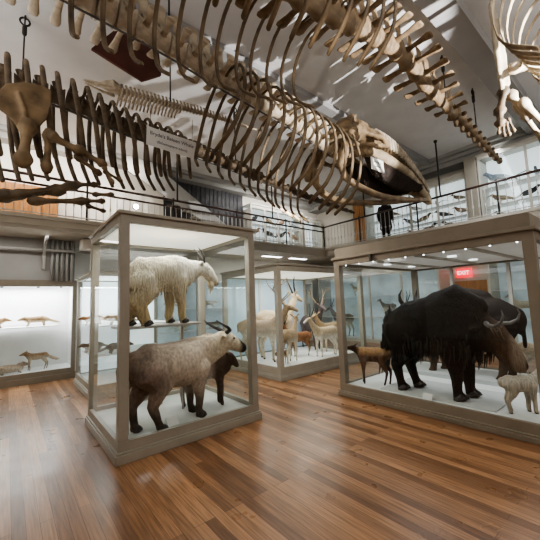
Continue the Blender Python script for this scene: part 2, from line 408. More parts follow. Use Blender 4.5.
# ------------------------------------------------------------------ whale skeletons
class Path:
    def __init__(s, pts):
        P = [Vector(p) for p in pts]; s.p = []
        P = [P[0]*2-P[1]] + P + [P[-1]*2-P[-2]]
        for i in range(1, len(P)-2):
            for k in range(20):
                t = k/20; a, b, c, d = P[i-1:i+3]
                s.p.append(.5*((2*b)+(c-a)*t+(2*a-5*b+4*c-d)*t*t+(3*b-a-3*c+d)*t**3))
        s.p.append(P[-2].copy())
        s.l = [0]
        for a, b in zip(s.p, s.p[1:]): s.l.append(s.l[-1]+(b-a).length)
        s.L = s.l[-1]
    def at(s, u):
        d = max(0, min(1, u))*s.L
        for i in range(len(s.p)-1):
            if s.l[i+1] >= d:
                t = (d-s.l[i])/(s.l[i+1]-s.l[i]); return s.p[i].lerp(s.p[i+1], t), (s.p[i+1]-s.p[i]).normalized()
        return s.p[-1].copy(), (s.p[-1]-s.p[-2]).normalized()
def basis(t):
    x = t.normalized(); z = Vector((0, 0, 1)); z = (z - x*z.dot(x)).normalized(); y = z.cross(x)
    return Matrix((x, y, z)).transposed()

def vertebra_mb(kind):
    m = MB()
    m.loft([(-.48,0,0,.98,.98),(-.3,0,0,.82,.82),(0,0,0,.74,.74),(.3,0,0,.82,.82),(.48,0,0,.98,.98)], 12, (0,1,0), False)
    if kind in ('trunk', 'spine'):
        # neural arch and backward-leaning spine
        m.loft([(.05,.28,.6,.12,.2),(0,.22,1.05,.12,.22),(-.06,0,1.35,.14,.3)], 6, (0,1,0))
        m.loft([(.05,-.28,.6,.12,.2),(0,-.22,1.05,.12,.22),(-.06,0,1.35,.14,.3)], 6, (0,1,0))
        m.loft([(-.06,0,1.2,.14,.34),(-.16,0,1.9,.11,.3),(-.26,0,2.6,.12,.36)], 8, (0,1,0))
    if kind == 'short':
        m.loft([(.05,0,.6,.3,.24),(-.06,0,1.1,.2,.26),(-.12,0,1.5,.15,.3)], 8, (0,1,0))
        for s in (-1, 1): m.loft([(0,s*.6,.3,.24,.2),(-.02,s*1.2,.4,.18,.13),(-.04,s*1.7,.4,.2,.14)], 8, (1,0,0))
    if kind == 'trunk':
        for s in (-1, 1):
            m.loft([(0,s*.55,.1,.25,.2),(.02,s*1.4,.12,.17,.11),(-.02,s*2.4,.1,.2,.1),(-.05,s*3.3,.06,.3,.1),(-.06,s*3.6,.05,.24,.09)], 8, (1,0,0))
    if kind == 'tail':
        m.loft([(-.05,0,.6,.22,.3),(-.2,0,1.35,.14,.26)], 8, (0,1,0))
        m.loft([(-.1,0,-.6,.2,.26),(-.25,0,-1.4,.14,.22)], 8, (0,1,0))
        for s in (-1, 1): m.loft([(0,s*.6,0,.26,.2),(-.08,s*1.25,0,.2,.12)], 8, (1,0,0))
    return m
def rib_mb(side, bump=.03, thick=.035, flat=.6, tuck=.55, sweep=1, arch=False):
    pts = [(0,0 if arch else .08,bump if arch else -.02,.7),(.01,.3,bump,.8),(.02,.62,bump*.6-.03,1),(0,.86,-.18,1.1),(-.03,.98,-.4,1.1),(-.07,.97,-.62,1.1),(-.12,.84,-.82,1.15),(-.18,tuck,-1.0,1.0)]
    P = Path([(p[0]*sweep, side*p[1], p[2]) for p in pts]); m = MB(); q = []
    for k in range(15):
        u = k/14; c, _ = P.at(u); i = u*(len(pts)-1); j = min(int(i), len(pts)-2); th = pts[j][3]*(1-(i-j))+pts[j+1][3]*(i-j)
        q.append((*c, thick*th, thick*th*flat))
    return m.loft(q, 7, (1,0,0))

def skeleton(label, pts, bone, verts, ribs, rod=True, name='whale_skeleton', hang=(), rodr=.02, ribkw={}, ribm=None, cat='whale skeleton', grp=None):
    """verts: (n, size(u), kind(u), proc(u)); ribs: list of (u, w, h, sweep)"""
    o0 = Vector(pts[0]); root = empty(name, o0, label, cat, grp)
    P = Path([Vector(p)-o0 for p in pts]); cache = {}
    n, size, kind, proc = verts
    for i in range(n):
        u = (i+.5)/n; c, t = P.at(u); k = kind(u); s = size(u); pr = proc(u)
        if k not in cache:
            cache[k] = vertebra_mb(k).build('vertebra', M[bone+'v'], root, True); o = cache[k]
        else:
            o = cache[k].copy(); C.objects.link(o); o.parent = root
        B = basis(t); o.location = c; o.rotation_euler = B.to_euler()
        o.scale = (P.L/n*.92, s*pr, s)
    rc = {}
    for (u, w, h, sw) in ribs:
        c, t = P.at(u)
        for side in (-1, 1):
            if side not in rc:
                rc[side] = rib_mb(side, **ribkw).build('rib', M[ribm or bone], root, True); o = rc[side]
            else:
                o = rc[side].copy(); C.objects.link(o); o.parent = root
            o.location = c; o.scale = (sw, w, h); o.rotation_euler = (0, 0, math.atan2(t.y, t.x)+random.uniform(-.03,.03))
    if rod:
        q = [P.at(.03+.94*k/24)[0] - Vector((0,0,size(.03+.94*k/24)*1.02)) for k in range(25)]
        MB().loft([(*a, rodr) for a in q], 6, (0,1,0)).build('support_rod', M['steel'], root, True)
    for u in hang:
        c, t = P.at(u); top = HZ-o0.z
        z0 = c.z+size(u)*1.2
        m = MB().loft([(c.x,c.y,z0,.012),(c.x,c.y,top,.012)], 6, (0,1,0), False)
        m.loft([(c.x+.06*math.cos(a),c.y,top-.1+.06*math.sin(a),.014) for a in [k*PI/6 for k in range(13)]], 6, (0,1,0))
        m.loft([(c.x,c.y,top-.3,.03),(c.x,c.y,top-.18,.03)], 8, (0,1,0))
        m.build('hanging_hook', M['iron'], root, True)
    return root, P, o0

# big brown skeleton under the ceiling, tail to the right
sP, PP, oP = skeleton('large brown whale skeleton highest under the ceiling, its tail tapering toward the right gallery',
    [(-3.6,2.1,4.45),(-1.5,2.1,4.5),(.6,2.1,4.62),(2.28,2.1,4.84),(4.13,2.1,5.22),(5.4,2.1,5.08),(7.2,2.1,4.92),(8.98,2.1,4.74)], 'boneA',
    (43, lambda u: .185 if u < .7 else max(.05, .185-.115*((u-.7)/.3)), lambda u: 'trunk' if u < .8 else 'tail', lambda u: .68 if u < .66 else max(.45, .68-(u-.66)*1.6) if u < .8 else .85),
    [(.308+.0185*i, .74, 1.06-.014*abs(i-3), .9) for i in range(12)], rod=False, hang=(.765, .885), ribkw=dict(thick=.023, flat=.8, sweep=-.1), ribm='boneR')
# pale right-whale skeleton with its big arched skull at right
sQ, PQ, oQ = skeleton('buff whale skeleton with an arched skull and dark baleen above the person on the gallery',
    [(-3.4,3.5,5.0),(-1,3.5,4.92),(1.19,3.5,4.8),(2.06,3.5,4.68),(3.42,3.5,4.53),(4.6,3.5,4.3)], 'boneD',
    (40, lambda u: .165, lambda u: 'trunk', lambda u: 1.0 if u < .55 else .6),
    [(.695+.0245*i, .6+.012*min(i,9), 1.2+.025*min(i,9)-.05*max(0,i-10), 1.0) for i in range(12)], rodr=.012, hang=(.3,.6), ribkw=dict(thick=.025, tuck=.42, flat=.8, sweep=1.5), ribm='boneR')
def skull_Q():
    L = lambda p: (p[0]-oQ.x, p[1]-oQ.y, p[2]-oQ.z)
    def pts(*q): return [(*L(a[:3]), *a[3:]) for a in q]
    m = MB()
    m.loft(pts((4.5,3.5,4.36,.2,.18),(4.72,3.5,4.6,.34,.26),(5.05,3.5,4.82,.34,.22),(5.5,3.5,4.86,.26,.17),(5.95,3.5,4.84,.2,.14)), 14)
    m.loft(pts((4.7,3.5,4.8,.3,.08),(4.9,3.5,5.02,.26,.07),(5.05,3.5,5.06,.14,.06)), 10)
    for s in (-1, 1):
        m.loft(pts((4.75,3.5+s*.2,4.6,.13,.15),(4.5,3.5+s*.34,4.35,.11,.13),(4.28,3.5+s*.38,4.05,.09,.12),(4.2,3.5+s*.36,3.84,.09,.1)), 10, (1,0,0))
        m.loft(pts((5.2,3.5+s*.22,4.76,.12,.07),(5.42,3.5+s*.44,4.64,.1,.055),(5.5,3.5+s*.5,4.48,.09,.05)), 10, (1,0,0))
        m.loft(pts((4.6,3.5+s*.42,4.3,.05,.05),(5.0,3.5+s*.52,4.34,.045,.05),(5.45,3.5+s*.5,4.46,.05,.05)), 8)
        m.loft(pts((4.75,3.5+s*.1,4.3,.08,.1),(5.1,3.5+s*.2,4.38,.09,.1),(5.5,3.5+s*.24,4.4,.1,.1)), 8)
    me = remeshed(m, .028, 2, lambda c, n: .03*noise.noise(c*7)); sk = mesh_obj('skull', me, M['boneA'], sQ)
    m = MB()
    for s in (-1, 1):
        m.loft(pts((5.15,3.5+s*.28,4.4,.13,.12),(6.0,3.5+s*.27,4.38,.11,.11),(6.8,3.5+s*.22,4.33,.1,.1),(7.5,3.5+s*.13,4.2,.09,.1),(7.95,3.5+s*.06,4.1,.08,.09),(8.25,3.5+s*.02,3.98,.06,.06)), 10)
    uj = mesh_obj('upper_jaw', remeshed(m, .03, 3, lambda c, n: .012*noise.noise(c*8)), M['boneB'], sk)
    m = MB(); R = Path([L(p) for p in ((5.6,3.5,4.82),(6.1,3.5,4.86),(6.7,3.5,4.78),(7.35,3.5,4.58),(7.95,3.5,4.33),(8.28,3.5,4.06))])
    m.loft([(*R.at(k/10)[0], .26-.02*k, .2-.013*k) for k in range(11)], 12)
    ro = m.build('rostrum', M['boneA'], sk, True); m = MB()
    for k in range(20):                                     # transverse ridges of the rostrum
        c, t = R.at(.06+k*.043); w = .28-.0095*k; h = .22-.006*k
        m.loft([(c.x+.05,c.y-w,c.z-h*.9,.022,.03),(c.x,c.y-w,c.z+h*.25,.026,.03),(c.x-.02,c.y-w*.5,c.z+h,.026,.03),(c.x-.02,c.y+w*.5,c.z+h,.026,.03),(c.x,c.y+w,c.z+h*.25,.026,.03),(c.x+.05,c.y+w,c.z-h*.9,.022,.03)], 6, (1,0,0))
    m.build('rostrum_ridges', M['boneD'], ro, True)
    for s in (-1, 1):
        k_ = 1 if s < 0 else .55; dz = 0 if s < 0 else .14
        m = MB(); J = Path([L((x, 3.5+s*w*k_, z+dz*w/.56)) for x, w, z in ((4.2,.36,3.82),(4.22,.42,3.6),(4.55,.53,3.43),(5.17,.54,3.41),(6.31,.42,3.6),(7.3,.24,3.83),(7.89,.1,3.97),(8.2,.02,4.02))])
        m.loft([(*J.at(k/18)[0],   .055-.0008*k, .075-.002*k) for k in range(19)], 10)
        m.build('lower_jaw', M['boneA'], sk, True)
        b = MB()
        for k in range(44):                                 # baleen plates hanging from the upper jaw
            u = k/43; x = 5.25+u*2.2; zt = 4.36-.16*u*u; ln = .5*math.sin(PI*min(1,.2+u*.8))**.6*(1-.35*u); y = 3.5+s*(.22-.1*u)
            b.loft(pts((x,y,zt,.02,.1),(x+.03,y+s*.04,zt-ln*.55,.016,.1),(x+.09,y+s*.05,zt-ln-.05*random.random(),.008,.04)), 5, (1,0,0))
        b.build('baleen', M['baleen'], uj, False)
skull_Q()
# dark skeleton seen from the side at left
sR, PR, oR = skeleton('dark stained whale skeleton at left with a broad shoulder blade and flipper bones',
    [(-2.6,5.6,4.75),(-1,5.6,4.82),(.5,5.6,4.88),(1.56,5.6,4.72),(2.9,5.6,4.66),(5.7,5.6,4.36),(8.0,5.6,4.2)], 'boneC',
    (50, lambda u: .15 if u < .4 else max(.035, .15-.115*(u-.4)/.6), lambda u: 'short' if u < .62 else 'tail', lambda u: 1.0),
    [(.2+.0178*i, .74-.014*i, 1.32-.036*i, 1.0) for i in range(16)], hang=(.25, .6), ribkw=dict(arch=True, bump=.2, thick=.033, flat=.8, tuck=.72, sweep=-.9))
def scapula(root, o0, y, poly, bone, ridge, thick=.05, dy=.0):
    m = MB(); m.prism([(a-o0.x, b-o0.z) for a, b in poly], 'y', y-o0.y-thick/2, y-o0.y+thick/2)
    m.loft([(a-o0.x, y-o0.y-thick*.6, b-o0.z, .05, .03) for a, b in ridge], 6)
    return mesh_obj('shoulder_blade', remeshed(m, .018, 4, lambda c, n: .006*noise.noise(c*9)), M[bone], root)
def longbone(root, o0, a, b, r, bone, name='flipper_bone'):
    a = Vector(a)-o0; b = Vector(b)-o0; q = []
    for u, k in ((0,1.25),(.08,1.35),(.25,.8),(.5,.66),(.75,.78),(.92,1.3),(1,1.15)):
        c = a.lerp(b, u); q.append((*c, r*k, r*k*.85))
    return MB().loft(q, 9).build(name, M[bone], root, True)
scapula(sR, oR, 4.85, [(-.17,4.05),(-.19,4.25),(-.1,4.4),(.08,4.5),(.24,4.53),(.36,4.5),(.36,4.32),(.33,4.1),(.24,3.95),(.19,3.86),(.03,3.86),(-.05,3.97)], 'boneA', [(.02,4.3),(.08,4.1),(.1,3.92)])
for a, b, r in (((.12,4.8,3.9),(.09,4.75,3.42),.085), ((.34,4.78,3.86),(.33,4.8,3.4),.06), ((.36,4.7,3.8),(.68,4.7,3.69),.062), ((.66,4.7,3.72),(.96,4.7,3.58),.05), ((.66,4.75,3.62),(.92,4.75,3.46),.04),
                ((.97,4.7,3.55),(1.08,4.7,3.35),.03), ((1.0,4.75,3.5),(1.2,4.75,3.42),.028),
                ((.02,4.9,3.02),(.66,4.9,3.28),.04), ((-.1,4.95,3.0),(.5,4.95,3.2),.05), ((.2,4.9,2.98),(.78,4.9,3.08),.035), ((.68,4.9,3.3),(.9,4.9,3.34),.028), ((.8,4.9,3.09),(1.0,4.9,3.12),.026), ((.82,4.9,3.02),(1.02,4.9,2.98),.02), ((.9,4.9,3.2),(1.12,4.9,3.24),.022)):
    longbone(sR, oR, a, b, r*1.12 if a[2] > 3.4 else r*1.6, 'boneA' if a[2] > 3.4 else 'boneC')
# small porpoise skeleton between the big ones
sT, PT, oT = skeleton('small pale porpoise skeleton with a pointed beak hanging between the whales',
    [(1.12,4.7,4.74),(1.6,4.7,4.79),(2.6,4.7,4.9),(3.8,4.7,5.0)], 'boneD',
    (44, lambda u: .045 if u < .5 else max(.012,.045-.033*(u-.5)/.5), lambda u: 'trunk' if u < .75 else 'tail', lambda u: .55),
    [(.02+.021*i, .15, .2-.002*i, .22) for i in range(17)], rod=False, hang=(.3,), name='porpoise_skeleton', ribkw=dict(thick=.055), cat='porpoise skeleton')
m = MB(); L = lambda p: (p[0]-oT.x, p[1]-oT.y, p[2]-oT.z)
m.loft([(*L((1.14,4.7,4.76)), .08,.07),(*L((1.06,4.7,4.78)), .11,.09),(*L((.97,4.7,4.76)), .08,.06),(*L((.9,4.7,4.745)), .04,.025),(*L((.7,4.7,4.72)), .015,.012)], 10)
mesh_obj('skull', remeshed(m, .012, 2), M['boneD'], sT)
for s in (-1, 1):
    MB().loft([(*L((1.1,4.7+s*.08,4.7)), .014,.03),(*L((.95,4.7+s*.05,4.68)), .012,.018),(*L((.72,4.7+s*.01,4.685)), .008,.008)], 8).build('lower_jaw', M['boneD'], sT, True)
# ivory skeleton at the right edge
sS, PS, oS = skeleton('ivory skeleton at the upper right edge with a long shoulder blade and bony hand',
    [(3.3,.2,5.05),(4.6,.22,5.08),(6.0,.25,4.95),(7.6,.3,4.7)], 'boneE',
    (22, lambda u: .12-.06*u, lambda u: 'spine' if u < .7 else 'tail', lambda u: .9),
    [(.12+.052*i, .6-.01*i, 1.3-.05*i, 1.3) for i in range(13)], hang=(.4,), ribkw=dict(thick=.022, tuck=.45), ribm='boneB')
scapula(sS, oS, .95, [(4.42,4.2),(4.4,4.45),(4.38,4.8),(4.4,5.1),(4.5,5.25),(4.58,5.0),(4.56,4.7),(4.6,4.45),(4.66,4.22),(4.74,4.05),(4.6,3.98),(4.46,4.04)], 'boneE', [(4.5,4.9),(4.52,4.5),(4.56,4.1)])
for a, b, r, k in (((4.55,.95,4.04),(4.5,1.0,3.78),.055,'boneC'), ((4.62,.9,4.0),(4.8,.8,3.72),.05,'boneE'), ((4.5,1.0,3.78),(4.46,1.0,3.62),.05,'boneC'), ((4.46,1.01,3.62),(4.44,1.02,3.5),.018,'boneC'), ((4.48,.98,3.6),(4.48,.98,3.46),.018,'boneC'), ((4.5,.95,3.62),(4.53,.94,3.47),.018,'boneC'), ((4.52,.93,3.66),(4.58,.9,3.52),.017,'boneC'),
                   ((4.6,.85,4.3),(5.1,.6,4.36),.06,'boneE'), ((4.62,.8,3.85),(5.0,.62,3.5),.045,'boneE'), ((4.75,.88,3.9),(5.2,.7,3.4),.04,'boneE')):
    longbone(sS, oS, a, b, r, k)
# oxblood support board hanging behind the brown skeleton's ribs
hb = empty('hanging_board', (1.12,4.2,4.97), 'oxblood red pointed board hanging behind the ribs at upper left', 'board')
MB().prism([(-.42,-.14),(-.05,.42),(.4,.5),(.46,-.1),(.2,-.3)], 'y', -.02, .02).build('panel', M['redboard'], hb)
MB().loft([(.1,0,.45,.008),(.1,0,.95,.008)], 6).build('hanging_wire', M['iron'], hb)
# name signs
def sign(name, label, loc, w, h, rz, ry, lines):
    r = empty(name, loc, label, 'sign'); r.rotation_euler = (0, ry, rz)
    MB().box(-w/2,0,-h/2,w/2,.012,h/2,.003).build('sign_board', M['white'], r)
    for t, s, z, m in lines: text_mesh('lettering', t, s, M[m], r, (0,-.003,z), (PI/2,0,0))
    return r
sg = sign('name_sign', 'long white name sign hung in front of the dark skeleton at left', (1.965,4.72,4.2), .82, .3, 0, .03, [("Bryde's Baleen Whale", .082, .055, 'ink'), ('(Balaenoptera edeni)', .06, -.06, 'ink')])
MB().loft([(-.35,.03,.15,.004),(-.35,.03,.62,.004)], 5).loft([(.35,.03,.15,.004),(.35,.03,.55,.004)], 5).build('hanging_wire', M['iron'], sg)
sign('name_sign', 'small white name card fixed on the arched skull above the baleen', (5.3,3.12,4.1), .42, .24, 0, -.02, [('Right Whale', .05, .04, 'ink'), ('(Eubalaena)', .035, -.04, 'ink')])

# ------------------------------------------------------------------ mounted animals
def quad(name, label, cat, loc, rz, s, spec, col, fur='fur', voxel=.022, disp=None, group=None, smooth_it=3):
    """spec in metres, +X forward: torso/neck/head (x,z,w,h); fl/hl leg joints (x,z,w,h) placed at +-ly; extra closed lofts; horns; eye"""
    r = empty(name, loc, label, cat, group, rz); m = MB(); S = lambda q: tuple(v*s for v in q)
    turn = spec.get('turn', 0); px = spec['neck'][0][0]
    def T(p):                                                # turn neck and head sideways about the neck root
        if not turn: return p
        d = max(0, p[0]-px); return (px+d*math.cos(turn), p[1]+d*math.sin(turn), *p[2:])
    def put(chain, y=0, n=14, t=False):
        pts = [(x, y, z, w, h) for x, z, w, h in chain]
        if t: pts = [T(p) for p in pts]
        m.loft([S(p) for p in pts], n)
    put(spec['torso'], n=18); put(spec['neck'], t=True); put(spec['head'], t=True)
    for c in spec.get('lumps', ()): put(c)
    for key in ('fl', 'hl'):
        ly = spec['ly']; off = spec.get(key+'o', (0, 0))
        for sgn, o in ((-1, off[0]), (1, off[1])):
            ch = spec[key]; zt = ch[0][1]
            m.loft([S((x+o*(1-z/zt), sgn*ly*(1-.12*(1-z/zt)), z, w, h)) for x, z, w, h in ch], 10, (0, 1, 0))
    for sgn in (-1, 1):
        for c in spec.get('ears', ()): m.loft([S(T((x, sgn*y, z, w, h))) for x, y, z, w, h in c], 8, (0, 1, 0))
    for c in spec.get('extra', ()): m.loft([S(p) for p in c], 10)
    me = remeshed(m, voxel, smooth_it, disp); paint(me, lambda c: col(c.x/s, c.y/s, c.z/s)); body = mesh_obj('body', me, M[fur], r)
    ex = spec.get('eye')
    if ex:
        for sgn in (-1, 1):
            x, y, z, rad = ex; p = T((x, sgn*y, z)); MB().ball(S(p), rad*s, 1).build('eye', M['eye'], body, True)
    for c in spec.get('horns', ()):
        for sgn in (-1, 1):
            MB().loft([S(T((x, sgn*y, z, w))) for x, y, z, w in c], 8, (0, 1, 0)).build(spec.get('hornname', 'horn'), M[spec.get('hornmat', 'horn')], r, True)
    for tines in spec.get('antlers', ()):
        for sgn in (-1, 1):
            a = MB()
            for c in tines: a.loft([S(T((x, sgn*y, z, w))) for x, y, z, w in c], 6, (0, 1, 0))
            a.build('antler', M['antler'], r, True)
    if spec.get('hoof'):
        for key in ('fl', 'hl'):
            off = spec.get(key+'o', (0, 0))
            for sgn, o in ((-1, off[0]), (1, off[1])):
                x, z, w, h = spec[key][-1]; ly = sgn*spec['ly']*.88; a = MB(); w *= 1.12
                for t in (-1, 1): a.loft([S((x+o-.01, ly+t*w*.5, .055, w*.5, w*.75)), S((x+o+.015, ly+t*w*.52, .022, w*.55, w*.95)), S((x+o+.02, ly+t*w*.52, .004, w*.56, w*1.05))], 8, (0, 1, 0), False)
                a.build('hoof', M['horn'], body, True)
    return r
def streak(amp, fz=2.2, fx=16):
    return lambda c, n: amp*(noise.noise(Vector((c.x*fx, c.y*fx, c.z*fz)))+.5*noise.noise(Vector((c.x*fx*2.3, c.y*fx*2.3, c.z*fz*2))))
def strands(root, name, m, items, seed=1):
    """tapering hair locks: (x,y,z,length,dx,dy,width)"""
    b = MB()
    for x, y, z, l, dx, dy, w in items:
        b.loft([(x,y,z,w,w*.6),(x+dx*.4,y+dy*.5,z-l*.5,w*.8,w*.5),(x+dx,y+dy,z-l,w*.15,w*.12)], 5, (0,1,0), False)
    return b.build(name, M[m], root, True)
rnd = random.Random(11)
def DEER(**k):
    d = dict(torso=[(-.5,.84,.1,.12),(-.38,.84,.16,.18),(-.1,.79,.18,.2),(.2,.78,.17,.21),(.4,.83,.12,.18)],
             neck=[(.36,.86,.12,.17),(.54,1.04,.075,.11),(.66,1.22,.06,.08)], head=[(.65,1.29,.065,.075),(.78,1.26,.055,.062),(.93,1.18,.034,.04)],
             fl=[(.31,.76,.08,.12),(.3,.52,.05,.065),(.32,.29,.036,.04),(.31,.1,.025,.027),(.33,.03,.032,.032)],
             hl=[(-.38,.8,.1,.15),(-.31,.58,.065,.1),(-.47,.34,.034,.045),(-.43,.1,.026,.028),(-.41,.03,.032,.032)], ly=.1, flo=(.03,-.05), hlo=(-.05,.06),
             ears=[[(.63,.05,1.33,.025,.025),(.6,.12,1.39,.035,.018),(.57,.19,1.42,.012,.01)]], eye=(.75,.052,1.28,.014),
             extra=[[(-.52,0,.86,.04,.04),(-.57,0,.74,.035,.03),(-.57,0,.66,.015,.015)]], hoof=False)
    d.update(k); return d
def twotone(back, belly, leg=None, muzzle=None, hi=.85, lo=.6, mx=.85):
    def fcol(x, y, z):
        c = mix(belly, back, smoothstep(lo, hi, z))
        if leg: c = mix(leg, c, smoothstep(.12, .5, z))
        if muzzle: c = mix(c, muzzle, smoothstep(mx-.05, mx+.05, x))
        if z < .045: c = (.03, .025, .02)
        return c
    return fcol

# --- white mountain goat on the shelf
GZ = 1.37
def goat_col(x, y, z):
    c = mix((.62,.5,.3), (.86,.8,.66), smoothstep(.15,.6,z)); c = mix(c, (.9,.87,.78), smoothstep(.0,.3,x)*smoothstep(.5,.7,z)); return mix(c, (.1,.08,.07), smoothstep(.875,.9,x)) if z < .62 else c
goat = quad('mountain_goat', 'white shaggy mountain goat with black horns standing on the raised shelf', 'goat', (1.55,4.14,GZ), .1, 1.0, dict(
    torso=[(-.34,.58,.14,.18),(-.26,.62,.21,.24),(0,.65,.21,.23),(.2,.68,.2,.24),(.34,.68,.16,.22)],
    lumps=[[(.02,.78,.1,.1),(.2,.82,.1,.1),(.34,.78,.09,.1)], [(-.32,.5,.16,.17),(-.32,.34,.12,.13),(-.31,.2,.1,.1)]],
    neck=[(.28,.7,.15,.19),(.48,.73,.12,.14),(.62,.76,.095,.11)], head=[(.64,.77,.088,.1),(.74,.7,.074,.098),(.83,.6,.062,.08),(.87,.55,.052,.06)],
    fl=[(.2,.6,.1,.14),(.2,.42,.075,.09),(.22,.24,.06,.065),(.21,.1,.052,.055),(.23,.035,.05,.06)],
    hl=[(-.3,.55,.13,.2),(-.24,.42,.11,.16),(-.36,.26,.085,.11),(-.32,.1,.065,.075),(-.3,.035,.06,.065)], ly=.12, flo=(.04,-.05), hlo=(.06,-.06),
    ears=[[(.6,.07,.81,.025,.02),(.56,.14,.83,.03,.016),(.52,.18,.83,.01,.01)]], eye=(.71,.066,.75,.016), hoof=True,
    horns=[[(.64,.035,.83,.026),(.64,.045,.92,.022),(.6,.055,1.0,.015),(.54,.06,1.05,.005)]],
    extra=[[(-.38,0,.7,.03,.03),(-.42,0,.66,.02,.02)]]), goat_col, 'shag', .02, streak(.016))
strands(goat, 'beard', 'cream_hair', [(.81+rnd.uniform(-.05,.03), rnd.uniform(-.04,.04), .57+rnd.uniform(-.04,.03), rnd.uniform(.1,.17), rnd.uniform(-.03,.0), 0, .014) for k in range(16)])
strands(goat, 'shaggy_fringe', 'cream_hair', [(x, sg*rnd.uniform(.15,.2), z, rnd.uniform(.08,.16), rnd.uniform(-.03,.02), sg*-.02, .013) for sg in (-1,1) for x, z in [(rnd.uniform(-.25,.3), rnd.uniform(.47,.56)) for k in range(26)]]
        + [(x, sg*rnd.uniform(.17,.24), z, rnd.uniform(.08,.14), -.02, -.01*sg, .014) for sg in (-1,1) for x, z in [(rnd.uniform(-.46,-.24), rnd.uniform(.3,.5)) for k in range(14)]])

# --- takin
def takin_col(x, y, z):
    c = mix((.2,.15,.125), (.66,.56,.47), smoothstep(-.55,.2,x + .25*noise.noise(Vector((x*3,y*3,z*3)))))
    c = mix(c, (.28,.2,.16), smoothstep(.35,.0,z-.42)*.0 + (1-smoothstep(.42,.62,z))*.55)
    c = mix(c, (.72,.63,.5), smoothstep(.35,.6,x)*smoothstep(.55,.8,z))
    c = mix((.07,.055,.045), c, smoothstep(.12,.42,z))
    if x > .75: c = mix(c, (.035,.028,.026), smoothstep(.9,.97,x))
    return c
takin = quad('takin', 'big pale brown takin with black muzzle standing on the floor of the front case', 'takin', (1.66,4.02,.15), .2, 1.0, dict(
    torso=[(-.5,.8,.13,.16),(-.41,.78,.21,.24),(-.15,.72,.25,.27),(.15,.7,.25,.3),(.36,.75,.2,.28)],
    lumps=[[(.05,.87,.12,.1),(.28,.9,.12,.11),(.46,.88,.1,.11)]],
    neck=[(.34,.78,.18,.25),(.55,.83,.14,.21),(.72,.88,.115,.16)], head=[(.72,.94,.115,.135),(.86,.91,.095,.12),(.97,.85,.08,.098),(1.05,.8,.074,.078)], turn=-.36,
    fl=[(.31,.64,.12,.19),(.3,.42,.075,.095),(.32,.25,.056,.06),(.31,.1,.042,.046),(.33,.035,.055,.055)],
    hl=[(-.38,.7,.14,.22),(-.28,.48,.09,.16),(-.43,.29,.054,.072),(-.38,.1,.043,.047),(-.36,.035,.054,.054)], ly=.14, flo=(-.0,.06), hlo=(.12,-.07),
    ears=[[(.7,.1,1.0,.03,.03),(.65,.19,1.02,.045,.02),(.61,.26,1.0,.015,.012)]], eye=(.86,.094,.96,.017), hoof=True,
    horns=[[(.79,.035,1.04,.034),(.79,.1,1.08,.03),(.73,.15,1.12,.022),(.63,.15,1.18,.013),(.57,.13,1.23,.005)]],
    extra=[[(-.55,0,.84,.04,.04),(-.59,0,.74,.035,.03),(-.59,0,.64,.015,.015)]]), takin_col, 'hide', .02, streak(.006, 4, 10))
def calf_col(x, y, z):
    c = mix((.55,.45,.4), (.075,.05,.04), smoothstep(.1,.28,x)); return mix((.05,.035,.03), c, smoothstep(.1,.35,z))
quad('takin_calf', 'young takin with pale back and dark brown forequarters behind the big takin', 'takin', (2.3,4.36,.15), -.62, .68, DEER(turn=-.1,
    torso=[(-.5,.8,.12,.15),(-.38,.8,.19,.22),(-.1,.77,.21,.24),(.2,.78,.2,.25),(.4,.83,.15,.22)],
    neck=[(.34,.84,.15,.2),(.46,.92,.11,.15),(.54,.97,.09,.12)], head=[(.52,1.0,.09,.1),(.6,.92,.075,.085),(.68,.8,.055,.06)], ears=[[(.5,.08,1.05,.03,.03),(.45,.16,1.1,.04,.02),(.42,.2,1.1,.012,.01)]], eye=(.6,.075,.98,.016),
    fl=[(.3,.76,.1,.15),(.3,.5,.07,.09),(.32,.28,.055,.06),(.31,.1,.045,.05),(.33,.035,.05,.05)], hl=[(-.38,.78,.12,.18),(-.3,.55,.08,.12),(-.46,.33,.05,.065),(-.42,.1,.042,.045),(-.4,.035,.05,.05)]), calf_col, 'hide', .02)
quad('serow', 'dark brown goat-antelope mostly hidden behind the big takin, legs showing below its belly', 'serow', (1.6,4.92,.15), .0, .66, DEER(
    neck=[(.34,.84,.13,.18),(.52,.94,.1,.13),(.64,1.02,.08,.1)], head=[(.62,1.06,.08,.09),(.76,1.0,.065,.075),(.9,.92,.045,.05)], ears=[[(.58,.07,1.1,.03,.03),(.53,.14,1.16,.035,.02),(.5,.18,1.18,.012,.01)]], eye=(.72,.065,1.05,.014)), twotone((.14,.085,.055), (.2,.12,.08), (.12,.06,.04)), 'hide', .02)

